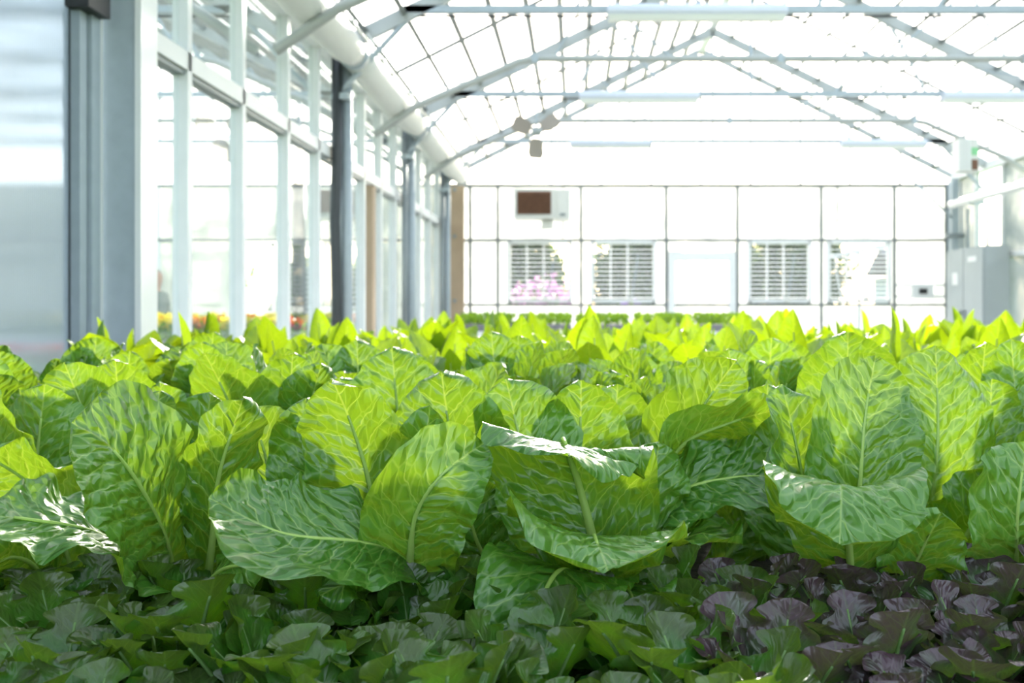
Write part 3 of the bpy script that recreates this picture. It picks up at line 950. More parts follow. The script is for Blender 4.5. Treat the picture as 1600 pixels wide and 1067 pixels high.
q.v = [(-1.3, -0.25, 2.45), (2.8, -0.25, 2.45), (2.8, 1.25, 3.3), (-1.3, 1.25, 3.3), (2.8, 2.75, 2.45), (-1.3, 2.75, 2.45)]
q.f = [(0, 1, 2, 3), (3, 2, 4, 5), (0, 3, 5), (1, 4, 2), (0, 5, 4, 1)]
q.obj('roof', M['roofing'], hs)
wn_ = MB().box((0.1, -0.05, 0.9), (0.7, -0.02, 1.9)).obj('window', M['white'], hs)
MB().box((0.15, -0.06, 0.95), (0.65, -0.05, 1.85)).obj('pane', M['midgrey'], wn_)

# ------------------------------------------------------------------ benches


def bench(name, x0, x1, y0, y1, z, label, medium, rim=M['alu']):
    e = empty(name, ((x0 + x1) / 2, (y0 + y1) / 2, 0), label=label, cat='bench')
    hx, hy = (x1 - x0) / 2, (y1 - y0) / 2
    lip = 0.015 if medium is M['soil'] else 0.0
    m = MB().box((-hx + .02, -hy + .02, z - 0.08), (hx - .02, hy - .02, z)).obj('growing_medium' if medium is M['soil'] else 'bench_top', medium, e)
    for s in (-1, 1):
        MB().box((-hx, s * hy - 0.02, z - 0.12), (hx, s * hy + 0.02, z + lip)).obj('rim', rim, e)
        MB().box((s * hx - 0.02, -hy, z - 0.12), (s * hx + 0.02, hy, z + lip)).obj('rim', rim, e)
        for t_ in (-1, 1):
            MB().box((s * (hx - 0.2) - 0.025, t_ * (hy - 0.15) - 0.025, 0), (s * (hx - 0.2) + 0.025, t_ * (hy - 0.15) + 0.025, z - 0.1)).obj('leg', M['galv'], e)
    return e


ZB = 0.80
bench('planting_bench', -1.62, 2.0, 0.34, 2.24, ZB, 'planting bench under the romaine and oakleaf lettuces', M['soil'])
bench('planting_bench', -1.62, 3.1, 2.32, 5.3, ZB, 'planting bench under the yellow-green leafy rows', M['soil'])
bench('seedling_bench', -1.3, 1.95, 9.2, 10.6, 0.98, 'white rimmed bench with low seedlings before the back wall', M['tray'], M['tray'])

# ------------------------------------------------------------------ leaves


def bez(pts, t):
    """smooth curve through the control points (Catmull-Rom)"""
    n = len(pts) - 1
    s = min(t * n, n - 1e-6)
    i = int(s)
    f = s - i
    p1, p2 = pts[i], pts[i + 1]
    p0 = pts[i - 1] if i > 0 else p1 * 2 - p2
    p3 = pts[i + 2] if i + 2 <= n else p2 * 2 - p1
    return 0.5 * ((2 * p1) + (p2 - p0) * f + (2 * p0 - 5 * p1 + 4 * p2 - p3) * f * f + (3 * p1 - 3 * p2 + p3 - p0) * f ** 3)


def table(tb, t):
    for (a, va), (b, vb_) in zip(tb, tb[1:]):
        if t <= b:
            f = (t - a) / (b - a)
            f = f * f * (3 - 2 * f) * 0.5 + f * 0.5
            return va + (vb_ - va) * f
    return tb[-1][1]


ROMA = [(0, .10), (.12, .15), (.3, .46), (.45, .76), (.6, .95), (.72, 1.0), (.82, .95), (.90, .80), (.96, .54), (.985, .34), (1, .04)]
WIDE = [(0, .10), (.15, .22), (.3, .62), (.45, .92), (.6, 1.0), (.75, 1.0), (.86, .88), (.93, .68), (.975, .42), (1, .05)]
OAK = [(0, .07), (.2, .12), (.30, .40), (.42, .74), (.55, .84), (.68, 1.0), (.80, .98), (.90, .82), (.96, .56), (.985, .36), (1, .05)]
FAN = [(0, .08), (.15, .14), (.3, .40), (.45, .74), (.6, .95), (.75, 1.0), (.88, .97), (.95, .82), (.985, .58), (1, .12)]
SPADE = [(0, .06), (.30, .08), (.38, .30), (.50, .80), (.62, 1.0), (.74, .97), (.85, .76), (.93, .48), (.98, .2), (1, .02)]


def leaf_mesh(name, pts, width, S, mat, prof=ROMA, cup=0.5, ruffle=0.05, blister=0.003, nu=40, nv=26, seed=0,
              hint=None, twist=0.0, tooth=0.03, spacing=0.027, rfreq=4.5, ribr=0.0065, asym=0.0, droop=0.0, lobe=0.0):
    """blade (and midrib) meshes along a midrib curve; S = direction of the width"""
    rnd = random.Random(seed)
    N_ = 200
    cur = [bez(pts, i / N_) for i in range(N_ + 1)]
    cum = [0.0]
    for a, b in zip(cur, cur[1:]):
        cum.append(cum[-1] + (b - a).length)
    L = cum[-1]

    def arc(s):
        d = s * L
        lo = 0
        hi = N_
        while hi - lo > 1:
            m_ = (lo + hi) // 2
            if cum[m_] <= d:
                lo = m_
            else:
                hi = m_
        f = (d - cum[lo]) / max(1e-9, cum[hi] - cum[lo])
        return cur[lo].lerp(cur[hi], f), (cur[min(hi + 2, N_)] - cur[max(lo - 2, 0)]).normalized()

    S = Vector(S).normalized()
    if hint is not None:
        c_, T_ = arc(0.65)
        s_ = (S - T_ * S.dot(T_)).normalized()
        if s_.cross(T_).dot(Vector(hint)) < 0:
            S = -S
    ph = [rnd.uniform(0, 6.28) for _ in range(8)]
    so = Vector((rnd.uniform(0, 50), rnd.uniform(0, 50), 0))
    verts, uvm, uvl = [], [], []
    frames = []
    for i in range(nu + 1):
        s = i / nu
        t = 1 - (1 - s) ** 1.45
        c, T = arc(t)
        sd = (S - T * S.dot(T)).normalized()
        if twist:
            sd = Matrix.Rotation(twist * (t - 0.3), 3, T) @ sd
        Nn = sd.cross(T).normalized()
        frames.append((t, c, T, sd, Nn))
        wh = width / 2 * table(prof, t)
        for j in range(nv + 1):
            v = -1 + 2 * j / nv
            sg = 1 if v > 0 else -1
            av = abs(v)
            ww = wh * (1 + asym * sg)
            # irregular, slightly toothed margin
            e1 = noise.noise(Vector((t * 5 + ph[0], sg * 3.1, seed * 1.7)))
            e2 = noise.noise(Vector((t * 24 + ph[1], sg * 7.7, seed * 0.7)))
            ww *= 1 + av ** 3 * (tooth * 2.2 * e1 + tooth * 1.6 * e2)
            if lobe:
                for c0, wd0 in ((0.49 + 0.012 * ph[5 if sg > 0 else 6], 0.05), (0.79 + 0.010 * ph[6 if sg > 0 else 7], 0.04)):
                    ww *= 1 - lobe * av ** 1.2 * math.exp(-((t - c0) / wd0) ** 2)
            k = max(0.02, abs(cup)) * (0.55 + 0.45 * t)
            x = ww * math.sin(k * v) / k
            z = ww * (1 - math.cos(k * v)) / k * (1 if cup > 0 else -1)
            U, V = t * L, v * wh
            z += ruffle * width * av ** 2.2 * math.sin(6.28 * rfreq * t + ph[2 if sg > 0 else 3] + 1.3 * e1) * min(1, t * 2)
            z += 0.5 * ruffle * width * av ** 4 * math.sin(6.28 * rfreq * 2.3 * t + ph[4 if sg > 0 else 5])
            z -= droop * width * av ** 3
            if blister:
                q = (U - 0.85 * abs(V)) / spacing + 0.5 * noise.noise(Vector((U * 38, V * 38, 0)) + so) + (0.4 if v > 0 else 0)
                env = min(1, av * 5) * (1 - av ** 6) * min(1, (1 - t) * 5)
                cell = noise.noise(Vector((q * 1.15, V * 55, 0)) + so)
                z += blister * env * (0.6 * abs(math.sin(math.pi * q)) ** 0.7 - 0.3 + 0.5 * cell + 0.9 * noise.noise(Vector((U * 62, V * 62, 3)) + so))
            z += 0.025 * width * noise.noise(Vector((t * 3 + ph[6], v * 1.5, seed)))
            back = 0.10 * wh * av * av * t      # rows bow back a little so the tip is round
            verts.append(c + sd * x + Nn * z - T * back)
            uvm.append((U, V))
            uvl.append((t, v))
    faces = []
    w_ = nv + 1
    for i in range(nu):
        for j in range(nv):
            a = i * w_ + j
            faces.append((a, a + 1, a + w_ + 1, a + w_))
    me = bpy.data.meshes.new(name)
    me.from_pydata([tuple(p) for p in verts], [], faces)
    for nm, dat in (('metric', uvm), ('leaf', uvl)):
        lay = me.uv_layers.new(name=nm)
        vi = [0] * len(me.loops)
        me.loops.foreach_get('vertex_index', vi)
        flat = []
        for k_ in vi:
            flat += dat[k_]
        lay.data.foreach_set('uv', flat)
    me.materials.append(mat)
    me.shade_smooth()
    rb = None
    if ribr:
        m2 = MB()
        pts2, rs = [], []
        for t, c, T, sd, Nn in frames[::2]:
            if t > 0.86:
                break
            r = ribr * (1 - t) ** 1.1 + 0.0009
            pts2.append(c - Nn * r * 0.55)
            rs.append(r)
        if len(pts2) > 2:
            m2.tube(pts2, 0.01, 7, rs)
    else:
        m2 = None
    return me, m2


def add_leaf(parent, me, ribm, ribmat, local=None, name='leaf'):
    o = link(name, me, parent)
    if local:
        o.location, o.rotation_euler, o.scale = local
    if ribm is not None:
        link('midrib', ribm, o)
    return o


def arc_pts(L, a0, a1, n=5, power=1.2):
    """midrib in the XZ plane, rising at angle a0 and ending at angle a1 (degrees above horizontal)"""
    p_ = Vector((0.012, 0, 0))
    out = [p_.copy()]
    for i in range(n):
        f = (i + 0.5) / n
        a = math.radians(a0 + (a1 - a0) * f ** power)
        p_ = p_ + Vector((math.cos(a), 0, math.sin(a))) * (L / n)
        out.append(p_.copy())
    return out


def templates(kind, specs, mat, ribmat, **kw):
    out = []
    for k, (L, W, a0, a1, cup, ruf) in enumerate(specs):
        me, m2 = leaf_mesh(kind + '_leaf', arc_pts(L, a0, a1), W, (0, 1, 0), mat, cup=cup, ruffle=ruf, seed=100 + k * 7, hint=(-1, 0, 0.6), **kw)
        rb = m2.mesh('midrib', ribmat, True) if m2 else None
        out.append((me, rb, L))
    return out


# ---- romaine lettuces: hero heads, leaf by leaf
R = M['romaine']
seedc = [0]


def hero(head, pts, wpx, S=None, face=1, hint=None, nrm=None, **kw):
    seedc[0] += 1
    P = [at(*p_) for p_ in pts]
    Ym = pts[len(pts) // 2][2]
    if nrm is not None:
        T = P[-1] - P[1]
        S, hint = T.cross(Vector(nrm)), nrm
    if S is None:
        T = P[-1] - P[-2] if len(P) == 2 else P[-1] - P[1]
        S = T.cross(Vector((0, 1, 0.15)))
    if hint is None:
        hint = (0, -1 * face, 0.5)
    k = dict(nu=54, nv=34, seed=seedc[0], cup=0.55, ruffle=0.05, tooth=.04)
    k.update(kw)
    k['ruffle'] *= 1.5
    k.setdefault('twist', random.Random(seedc[0] * 3).uniform(-.35, .35))
    off = head.location
    me, m2 = leaf_mesh('leaf', [p_ - off for p_ in P], wpx / FPX * Ym, S, R, hint=hint, **k)
    add_leaf(head, me, m2.mesh('midrib', M['rib'], True) if m2 else None, None)


def head_at(px, Y, label, x=None):
    X = (px - VPX) / FPX * Y if x is None else x
    e = empty('romaine_lettuce', (X, Y, ZB), label=label, cat='lettuce', group='romaine lettuces in the front row')
    core = MB().tube([(0, 0, -0.005), (0, 0, 0.05)], 0.022, 10, [0.024, 0.015]).obj('stump', M['rib'], e, True)
    return e


FX = (0.15, 1, 0.2)

# head A: far left edge
A = head_at(60, 1.22, 'romaine lettuce cut by the left picture edge, long pale leaf drooping forward')
hero(A, [(120, 985, 1.22), (110, 880, 1.20), (60, 770, 1.16), (-60, 690, 1.10)], 190, cup=0.45, blister=.004)
hero(A, [(60, 985, 1.24), (45, 850, 1.30), (60, 700, 1.33), (70, 600, 1.33)], 150, face=-1)
hero(A, [(70, 985, 1.24), (20, 850, 1.26), (-10, 700, 1.26), (-40, 600, 1.24)], 150)
hero(A, [(60, 985, 1.2), (60, 900, 1.12), (20, 870, 1.06), (-40, 900, 1.0)], 170, S=(0.3, 1, 0.3), hint=(0, 0, 1))

# head B: big puckered leaf leaning left
B = head_at(270, 1.20, 'romaine lettuce with a large puckered leaf arching to the left')
hero(B, [(268, 985, 1.20), (268, 875, 1.13), (232, 780, 1.05), (175, 700, 1.00), (112, 660, 0.97)], 235, nrm=(0.18, -0.68, 0.68), cup=0.35, blister=.0055, ruffle=.02, prof=FAN)
hero(B, [(255, 985, 1.16), (235, 905, 1.07), (160, 835, 1.0), (30, 808, 0.95), (-70, 800, 0.93)], 190, nrm=(0.1, -0.3, 0.95), cup=0.2, ruffle=.06, prof=WIDE, blister=.004)
hero(B, [(285, 985, 1.22), (285, 860, 1.22), (275, 760, 1.20), (268, 668, 1.18)], 95, cup=0.8, blister=.004)
hero(B, [(312, 985, 1.20), (330, 850, 1.15), (342, 740, 1.12), (380, 622, 1.10)], 150, S=(1, 0.75, 0.1), face=-1, cup=0.9, ruffle=.05, asym=-0.2)
hero(B, [(330, 985, 1.22), (400, 850, 1.20), (420, 740, 1.19), (388, 636, 1.20)], 185, face=1, cup=0.35)
hero(B, [(300, 985, 1.2), (320, 930, 1.1), (350, 890, 1.02), (420, 880, 0.97)], 150, S=(0.3, 0.5, 1), face=-1, cup=0.3)
hero(B, [(260, 985, 1.24), (240, 850, 1.30), (235, 700, 1.33), (250, 610, 1.34)], 150, face=1)
hero(B, [(280, 985, 1.24), (330, 850, 1.32), (320, 700, 1.36), (330, 612, 1.36)], 150, face=1, blister=.004)

# head C: bright leaf lying to the left, folded leaf to the right
C = head_at(610, 1.18, 'romaine lettuce with a broad pale leaf lying forward to the left')
hero(C, [(612, 985, 1.15), (645, 885, 1.06), (570, 848, 0.99), (440, 832, 0.93), (326, 778, 0.91)], 225, nrm=(-0.05, -0.48, 0.86), cup=0.3, ruffle=.03, prof=FAN, blister=.003)
hero(C, [(630, 985, 1.13), (640, 880, 1.03), (650, 805, 0.99), (690, 742, 0.98), (758, 690, 1.02)], 170, S=(1, 0.15, -0.35), cup=0.55, ruffle=.035, prof=WIDE, blister=.0025, ribr=.009)
hero(C, [(600, 985, 1.18), (588, 860, 1.13), (578, 760, 1.11), (548, 660, 1.10), (520, 592, 1.08)], 185, cup=0.5, ruffle=.05, blister=.002, ribr=.007)
hero(C, [(640, 985, 1.24), (690, 850, 1.24), (705, 720, 1.22), (690, 582, 1.20)], 205, cup=0.45, blister=.003, prof=WIDE)
hero(C, [(640, 985, 1.2), (655, 850, 1.17), (660, 740, 1.16), (672, 634, 1.15)], 110, cup=0.7)
hero(C, [(570, 985, 1.2), (520, 860, 1.19), (492, 730, 1.18), (478, 622, 1.18)], 150, cup=0.5, blister=.003)
hero(C, [(640, 985, 1.2), (720, 900, 1.17), (760, 830, 1.14), (770, 760, 1.12)], 130, face=-1)
hero(C, [(600, 985, 1.15), (600, 930, 1.05), (560, 905, 0.98), (500, 930, 0.94)], 150, S=(0.3, 1, 0.3), hint=(0, 0, 1))

# head D: cup with a wide lip towards the viewer
D = head_at(925, 1.18, 'romaine lettuce forming an open cup with a wide lip curling towards the viewer')
hero(D, [(925, 985, 1.13), (930, 880, 1.05), (928, 836, 0.98), (935, 852, 0.92), (950, 892, 0.885)], 310, S=(1, 0.05, -0.16), hint=(0, -0.3, 1), cup=0.55, ruffle=.03, prof=FAN, blister=.004, rfreq=3)
hero(D, [(930, 985, 1.16), (928, 860, 1.10), (905, 760, 1.09), (880, 690, 1.06), (892, 712, 0.955)], 265, S=(1, 0.1, -0.12), cup=0.35, ruffle=.03, prof=WIDE, blister=.003, ribr=.010)
hero(D, [(930, 985, 1.24), (920, 850, 1.24), (908, 720, 1.22), (908, 594, 1.21)], 170, cup=0.5, blister=.003, prof=WIDE)
hero(D, [(890, 985, 1.2), (850, 850, 1.17), (820, 720, 1.18), (790, 592, 1.21)], 190, cup=-0.3, blister=.004, prof=WIDE)
hero(D, [(905, 985, 1.12), (895, 900, 1.02), (868, 895, 0.96), (838, 960, 0.92), (815, 1045, 0.90)], 225, S=(1, 0, -0.25), hint=(0, -1, 0.4), cup=0.25, ruffle=.03, prof=WIDE, blister=.002)
hero(D, [(945, 985, 1.14), (960, 920, 1.06), (985, 925, 0.99), (1000, 985, 0.95)], 150, S=(1, 0, -0.2), hint=(0, -1, 0.4), cup=0.25)
hero(D, [(960, 985, 1.18), (1010, 850, 1.16), (1020, 760, 1.15), (1030, 690, 1.16)], 130, cup=0.5, face=-1)
hero(D, [(880, 985, 1.2), (780, 900, 1.14), (740, 830, 1.12), (735, 740, 1.12)], 150, cup=0.4)

# head E: leaves reaching right
E = head_at(1045, 1.30, 'romaine lettuce with dark glossy leaves reaching out to the right')
hero(E, [(1030, 950, 1.28), (1015, 840, 1.22), (1060, 770, 1.18), (1150, 745, 1.16), (1248, 745, 1.17)], 150, S=(0.1, 0.75, 0.75), hint=(0, -0.6, 1), cup=0.4, prof=WIDE, blister=.0045, ruffle=.05)
hero(E, [(1040, 950, 1.28), (1010, 800, 1.25), (1060, 700, 1.22), (1140, 660, 1.20), (1215, 640, 1.22)], 115, S=(0.1, 0.9, -0.7), hint=(0, 0.3, 1), cup=0.3, prof=WIDE, ruffle=.05)
hero(E, [(1050, 950, 1.3), (1050, 800, 1.30), (1080, 670, 1.28), (1150, 562, 1.28)], 165, cup=0.35, blister=.003, ruffle=.05)
hero(E, [(1060, 950, 1.3), (1150, 850, 1.33), (1190, 740, 1.34), (1200, 600, 1.34)], 150, cup=0.5)
hero(E, [(1030, 950, 1.3), (985, 830, 1.33), (960, 720, 1.35), (965, 600, 1.36)], 150, cup=0.5, blister=.004)
hero(E, [(1040, 950, 1.26), (1050, 870, 1.18), (1090, 835, 1.13), (1160, 850, 1.1)], 130, S=(0.2, 1, 0.3), hint=(0, 0, 1))

# head F: the tall upright leaf on the right
F = head_at(1345, 1.24, 'romaine lettuce with one tall round upright leaf and a drooping front leaf, on the right')
hero(F, [(1335, 985, 1.2), (1338, 850, 1.14), (1345, 740, 1.12), (1352, 650, 1.13), (1368, 556, 1.17)], 190, cup=0.28, ruffle=.02, blister=.002, ribr=.008, prof=WIDE, tooth=.022)
hero(F, [(1330, 985, 1.16), (1326, 850, 1.07), (1316, 765, 1.01), (1314, 775, 0.96), (1312, 850, 0.93)], 245, S=(1, 0, 0.05), hint=(0, -0.6, 1), cup=0.30, ruffle=.03, prof=FAN, blister=.003)
hero(F, [(1390, 985, 1.24), (1440, 850, 1.21), (1465, 700, 1.20), (1462, 540, 1.22)], 225, cup=-0.45, blister=.005, prof=WIDE, ruffle=.025)
hero(F, [(1340, 985, 1.3), (1330, 850, 1.36), (1325, 700, 1.38), (1325, 518, 1.38)], 180, cup=0.4, prof=WIDE)
hero(F, [(1310, 985, 1.2), (1270, 850, 1.15), (1250, 720, 1.14), (1222, 600, 1.16)], 140, S=(1, 0.8, 0.2), cup=0.6, ruffle=.06)
hero(F, [(1370, 985, 1.2), (1420, 900, 1.12), (1450, 840, 1.08), (1470, 800, 1.06)], 140, cup=0.3)
hero(F, [(1320, 985, 1.24), (1240, 850, 1.27), (1215, 730, 1.28), (1225, 640, 1.29)], 130, cup=0.5)
hero(F, [(1400, 985, 1.22), (1480, 880, 1.18), (1530, 800, 1.16), (1560, 730, 1.16)], 140, cup=0.4, face=-1)

# head G: right edge
G = head_at(1600, 1.22, 'romaine lettuce cut by the right picture edge, pale ribbed leaf upright')
hero(G, [(1590, 985, 1.18), (1588, 860, 1.12), (1592, 780, 1.10), (1605, 690, 1.12)], 170, cup=0.4, prof=WIDE, ribr=.008)
hero(G, [(1580, 985, 1.22), (1555, 850, 1.26), (1545, 720, 1.28), (1550, 592, 1.30)], 120, cup=0.4, blister=.003)
hero(G, [(1620, 985, 1.22), (1640, 850, 1.22), (1650, 720, 1.2), (1660, 620, 1.2)], 170, cup=0.4)
hero(G, [(1600, 985, 1.22), (1580, 850, 1.32), (1590, 700, 1.36), (1580, 530, 1.38)], 120, cup=0.4)

# heads of the second row with a leaf that stands out
H = head_at(640, 1.50, 'romaine lettuce behind the front row with a broad backlit upright leaf, left of centre')
hero(H, [(640, 870, 1.5), (632, 760, 1.48), (622, 650, 1.46), (612, 542, 1.46)], 150, cup=0.3, prof=WIDE, blister=.002)
hero(H, [(650, 870, 1.5), (700, 760, 1.50), (745, 650, 1.50), (790, 566, 1.50)], 120, cup=0.4, nrm=(-0.3, -0.6, 0.7))
hero(H, [(640, 870, 1.5), (560, 760, 1.50), (545, 660, 1.50), (530, 590, 1.50)], 110, cup=0.4, face=-1)
hero(H, [(645, 870, 1.53), (650, 760, 1.60), (650, 650, 1.63), (655, 560, 1.63)], 110, cup=0.4)
I = head_at(150, 1.50, 'romaine lettuce behind the front row with two overlapping backlit leaves, far left')
hero(I, [(160, 870, 1.5), (150, 760, 1.46), (135, 660, 1.44), (100, 566, 1.44)], 140, cup=0.35, prof=WIDE, blister=.002)
hero(I, [(165, 870, 1.52), (180, 760, 1.52), (185, 650, 1.52), (180, 560, 1.52)], 140, cup=0.3, prof=WIDE, blister=.002)
hero(I, [(150, 870, 1.5), (90, 760, 1.46), (60, 680, 1.44), (30, 606, 1.43)], 110, nrm=(0.4, -0.35, 0.8), cup=0.3, blister=.005)
hero(I, [(165, 870, 1.5), (230, 760, 1.50), (255, 680, 1.48), (250, 596, 1.48)], 120, cup=0.4)
J = head_at(1520, 1.50, 'romaine lettuce behind the front row with a pale crinkled leaf, far right')
hero(J, [(1520, 870, 1.5), (1525, 760, 1.5), (1530, 650, 1.48), (1540, 534, 1.46)], 125, nrm=(0.1, -0.5, 0.8), cup=0.3, prof=WIDE, blister=.005)
hero(J, [(1520, 870, 1.48), (1540, 780, 1.42), (1550, 690, 1.40), (1548, 592, 1.40)], 105, cup=0.3, prof=WIDE)
hero(J, [(1520, 870, 1.5), (1580, 760, 1.5), (1600, 650, 1.48), (1585, 532, 1.48)], 120, cup=0.5)
hero(J, [(1520, 870, 1.53), (1480, 760, 1.57), (1470, 660, 1.58), (1460, 560, 1.58)], 110, cup=0.5)

# ---- further romaine heads from shared leaf meshes
rom_specs = [(0.335, .150, 88, 74, .5, .03), (0.345, .160, 84, 60, .4, .04), (0.33, .150, 80, 42, .5, .04), (0.31, .155, 72, 20, .4, .05),
             (0.30, .150, 62, 0, .3, .05), (0.27, .105, 89, 82, .9, .03), (0.345, .135, 90, 92, .5, .05), (0.28, .140, 52, -15, .3, .06)]
rom_t = templates('romaine', rom_specs, R, M['rib'], nu=30, nv=18, blister=.003)
rng = random.Random(11)


def random_head(name, loc, tmpl, order, sc_, rz, label, cat, group, jitter=8):
    e = empty(name, loc, rz, label=label, cat=cat, group=group)
    n = len(order)
    for i, k in enumerate(order):
        me, rb, L = tmpl[k]
        a = i * 2.399 + rng.uniform(-.25, .25)
        s_ = sc_ * rng.uniform(.88, 1.1)
        o = inst('leaf', me, e, (0, 0, 0), (math.radians(rng.uniform(-jitter, jitter)), math.radians(rng.uniform(-jitter, jitter)), a), (s_, s_, s_))
        if rb is not None:
            link('midrib', rb, o)
    return e


order = [5, 6, 0, 6, 1, 0, 1, 2, 1, 2, 3, 2, 4]
ROW = ['front', 'second', 'third', 'fourth']
for r, (y, x0, x1, n) in enumerate(((1.24, 0.86, 1.72, 4), (1.52, -1.02, 1.65, 11), (1.80, -1.20, 1.68, 12), (2.08, -1.42, 1.72, 13))):
    for i in range(n):
        x = x0 + (x1 - x0) * i / (n - 1) + rng.uniform(-.03, .03)
        if r == 1 and min(abs(x - h_.location.x) for h_ in (H, I, J)) < 0.12:
            continue
        random_head('romaine_lettuce', (x, y + rng.uniform(-.03, .03), ZB), rom_t, order, rng.uniform(.88, 1.02), rng.uniform(0, 6.28),
                    ('romaine lettuce in the %s row from the viewer, %s' if r else 'romaine lettuce in the %s row beyond the right picture edge, %s') % (ROW[r], ordinal(i, n)), 'lettuce', 'romaine lettuces behind the front row')

# ---- small oakleaf lettuces in front
oak_specs = [(0.115, .068, 80, 50, .5, .04), (0.125, .078, 70, 25, .4, .05), (0.13, .080, 58, 0, .3, .06), (0.11, .072, 45, -20, .3, .06), (0.09, .054, 86, 75, .8, .05),
             (0.125, .070, 66, 52, .5, .06)]
okw = dict(prof=OAK, nu=42, nv=14, lobe=.50, blister=.0009, spacing=0.018, tooth=.02, ribr=.0024, rfreq=3.0)
oak_g = templates('oakleaf', oak_specs, M['oak_green'], M['oak_rib'], **okw)
oak_r = templates('oakleaf', oak_specs, M['oak_red'], M['oak_rib'], **okw)
oorder = [4, 4, 0, 5, 0, 5, 1, 5, 1, 2, 1, 2, 3]
rows = ((0.65, 'nearest', -0.46, 0.40, 9), (0.75, 'second', -0.53, 0.44, 10), (0.85, 'third', -0.60, 0.61, 12), (0.95, 'fourth', -0.66, 0.66, 12), (1.05, 'fifth', -0.72, 0.73, 12))
for y, nm, x0, x1, n in rows:
    for i in range(n):
        x = x0 + (x1 - x0) * i / (n - 1) + rng.uniform(-.015, .015)
        px = VPX + x / y * FPX
        red = px > 1190 + rng.uniform(-110, 90)
        col = 'purple-red' if red else 'green-brown'
        random_head('oakleaf_lettuce', (x, y + rng.uniform(-.02, .02), ZB + 0.012), oak_r if red else oak_g, oorder, rng.uniform(.92, 1.12), rng.uniform(0, 6.28),
                    '%s oakleaf lettuce in the %s oakleaf row, %s' % (col, nm, ordinal(i, n)), 'lettuce', 'young oakleaf lettuces at the front', 12)

# ---- smooth pointed greens behind
sp_specs = [(0.35, .125, 88, 70, .6, .03), (0.37, .135, 84, 40, .5, .03), (0.37, .13, 78, 5, .5, .04), (0.36, .125, 70, -30, .4, .05), (0.39, .11, 90, 86, .8, .03)]
sp_t = templates('mustard', sp_specs, M['mustard'], M['mustard_rib'], prof=SPADE, nu=22, nv=10, blister=0, tooth=.012, ribr=.006, rfreq=2.0)
sorder = [4, 0, 1, 0, 2, 1, 2, 3]
yrows = [2.45, 2.75, 3.05, 3.4, 3.8, 4.25, 4.7, 5.1]
for r, y in enumerate(yrows):
    x0 = -1.5 if y < 4 else -0.9
    x1 = (1640 - VPX) / FPX * y + 0.1
    x0 = max(x0, (190 - VPX) / FPX * y)
    n = int((x1 - x0) / 0.24) + 1
    for i in range(n):
        x = x0 + (x1 - x0) * i / (n - 1) + rng.uniform(-.04, .04)
        random_head('mustard_green', (x, y + rng.uniform(-.06, .06), ZB), sp_t, sorder, rng.uniform(.86, 1.06), rng.uniform(0, 6.28),
                    'yellow-green plant with smooth pointed leaves, row %s behind the romaine, %s' % (['one', 'two', 'three', 'four', 'five', 'six', 'seven', 'eight'][r], ordinal(i, n)),
                    'leafy plant', 'smooth pointed greens behind the romaine')

# ------------------------------------------------------------------ far seedling trays, neighbouring flowers, person


def clump(rnd, n, rx, ry, h, leaf):
    m = MB()
    for i in range(n):
        x, y = rnd.uniform(-rx, rx), rnd.uniform(-ry, ry)
        m.disc_leaf((x, y, rnd.uniform(0.0, h)), (rnd.uniform(-.6, .6), rnd.uniform(-.6, .6), rnd.uniform(.3, 1)), (rnd.uniform(-1, 1), rnd.uniform(-1, 1), .8),
                    leaf * rnd.uniform(.7, 1.3), leaf * .7)
    return m


r2 = random.Random(5)
tray_me = MB().box((-0.29, -0.5, 0), (0.29, 0.5, 0.07)).mesh('tray', M['pot'])
fol = [clump(r2, 420, 0.28, 0.48, 0.10, 0.055).mesh('seedlings', M['foliage']) for _ in range(3)]
for i in range(5):
    e = empty('seedling_tray', (-0.98 + i * 0.64, 9.9, 0.98), label='flat tray of fresh green seedlings on the far bench, ' + ordinal(i, 5), cat='tray', group='seedling trays on the far bench')
    inst('tray', tray_me, e)
    inst('seedlings', fol[i % 3], e, (0, 0, 0.06), (0, 0, math.pi * (i % 2)))['kind'] = 'stuff'

pot_me = MB().tube([(0, 0, 0), (0, 0, 0.13)], 0.07, 14, [0.06, 0.08]).mesh('pot', M['pot'], True)
fol2 = [clump(r2, 140, 0.09, 0.09, 0.16, 0.06).mesh('foliage', M['foliage']) for _ in range(3)]
bl = {}
for nm in ('red', 'yellow', 'orange'):
    m = MB()
    for i in range(60):
        x, y = r2.uniform(-.09, .09), r2.uniform(-.09, .09)
        m.disc_leaf((x, y, r2.uniform(0.10, .22)), (r2.uniform(-1, 1), r2.uniform(-1, 1), r2.uniform(0, 1)), (r2.uniform(-1, 1), -1, 1), .06, .06)
    bl[nm] = m.mesh('blossom', M[nm])


def flower_row(x0, x1, y, n, z, label_pl, cols):
    for i in range(n):
        x = x0 + (x1 - x0) * i / max(1, n - 1) + r2.uniform(-.03, .03)
        c = cols[i % len(cols)]
        e = empty('potted_flower', (x, y + r2.uniform(-.06, .06), z), r2.uniform(0, 6), label='%s pot plant %s, %s' % (c, label_pl, ordinal(i, n)), cat='pot plant', group='pot plants next door')
        inst('pot', pot_me, e)
        inst('foliage', fol2[i % 3], e, (0, 0, 0.10))['kind'] = 'stuff'
        inst('blossom', bl[c], e, (0, 0, 0.10))['kind'] = 'stuff'


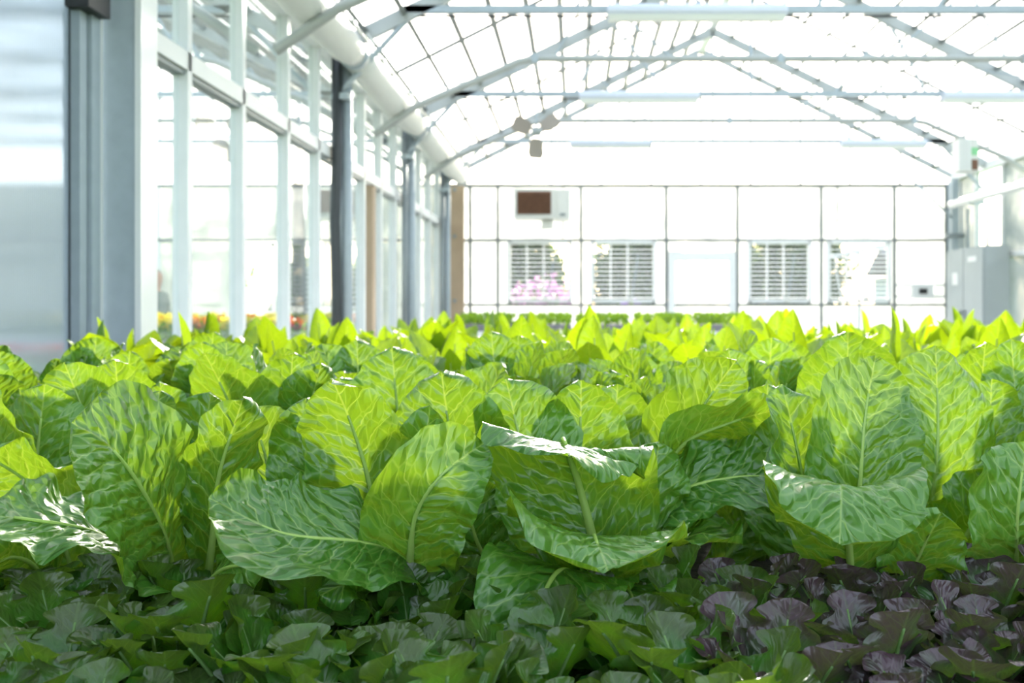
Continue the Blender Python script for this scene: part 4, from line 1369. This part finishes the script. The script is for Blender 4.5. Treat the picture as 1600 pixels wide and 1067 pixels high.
bench('flower_bench', -6.6, -2.5, 8.3, 9.5, 0.80, 'bench with flowering pot plants behind the glass wall', M['tray'], M['tray'])
bench('flower_bench', -7.6, -2.5, 10.6, 11.8, 0.82, 'farther bench with yellow pot plants behind the glass wall', M['tray'], M['tray'])
flower_row(-4.5, -2.7, 8.6, 7, 0.80, 'at the front of the nearer flower bench', ['yellow', 'red', 'yellow', 'orange', 'yellow'])
flower_row(-4.5, -2.7, 9.15, 7, 0.80, 'at the rear of the nearer flower bench', ['yellow', 'orange', 'yellow', 'red'])
flower_row(-6.4, -2.8, 11.1, 12, 0.82, 'on the farther bench behind the glass wall', ['yellow', 'yellow', 'yellow', 'orange'])
bench('low_bench', -5.6, -2.5, 6.2, 7.2, 0.62, 'low bench with red flowers next to the glass wall', M['grey'], M['midgrey'])
flower_row(-4.4, -3.3, 6.6, 4, 0.62, 'on the low bench next to the glass wall', ['red', 'red', 'orange'])


def person(loc, rz):
    me = bpy.data.meshes.new('person')
    V = [(0, 0, .95, .15), (0, 0, 1.15, .15), (0, 0, 1.36, .17), (0, 0.0, 1.47, .06), (0, -.01, 1.53, .058), (0, -.015, 1.60, .088), (0, -.01, 1.69, .092), (0, 0, 1.74, .06)]
    Ed = [(0, 1), (1, 2), (2, 3), (3, 4), (4, 5), (5, 6), (6, 7)]

    def chain(start, pts):
        prev = start
        for p_ in pts:
            V.append(p_)
            Ed.append((prev, len(V) - 1))
            prev = len(V) - 1
    for s in (-1, 1):
        chain(2, [(s * .17, 0, 1.40, .075), (s * .22, -.02, 1.14, .05), (s * .16, -.24, 1.06, .038), (s * .13, -.32, 1.06, .032), (s * .12, -.39, 1.05, .018)])
        chain(0, [(s * .09, 0, .86, .10), (s * .10, -.01, .48, .07), (s * .10, .02, .09, .05), (s * .10, -.12, .04, .04)])
    me.from_pydata([v[:3] for v in V], Ed, [])
    o = bpy.data.objects.new('person', me)
    COL.objects.link(o)
    sk = o.modifiers.new('skin', 'SKIN')
    lay = me.skin_vertices[0].data
    for i, v in enumerate(V):
        lay[i].radius = (v[3], v[3] * (0.7 if i < 3 else 1))
    lay[0].use_root = True
    o.modifiers.new('sub', 'SUBSURF').levels = 2
    dg = bpy.context.evaluated_depsgraph_get()
    m2 = bpy.data.meshes.new_from_object(o.evaluated_get(dg))
    bpy.data.objects.remove(o)
    for mt in ('skin', 'shirt', 'trousers', 'hair'):
        m2.materials.append(M[mt])
    for f in m2.polygons:
        c_ = f.center
        f.material_index = 0
        if c_.z < .98 and abs(c_.y) < .2:
            f.material_index = 2
        elif c_.z < 1.46 and c_.y > -.2:
            f.material_index = 1
        f.use_smooth = True
    o = link('person', m2)
    o.location, o.rotation_euler = loc, (0, 0, rz)
    h_ = MB()
    for i in range(7):
        a = i / 6 * math.pi / 2
        for j in range(14):
            b_ = j / 14 * 6.283
            h_.v.append((math.cos(a) * math.cos(b_) * .098, .02 + math.cos(a) * math.sin(b_) * .105, 1.655 + math.sin(a) * .125 - (0.05 if i == 0 and math.sin(b_) > 0 else 0)))
    for i in range(6):
        for j in range(14):
            h_.f.append((i * 14 + j, i * 14 + (j + 1) % 14, i * 14 + 14 + (j + 1) % 14, i * 14 + 14 + j))
    h_.obj('hair', M['hair'], o, True)
    return o


pp = at(243, 482, 12.55)
tag(person((pp.x, pp.y, 0), math.radians(75)), 'person in a grey-green top standing beyond the flower benches behind the glass', 'person')
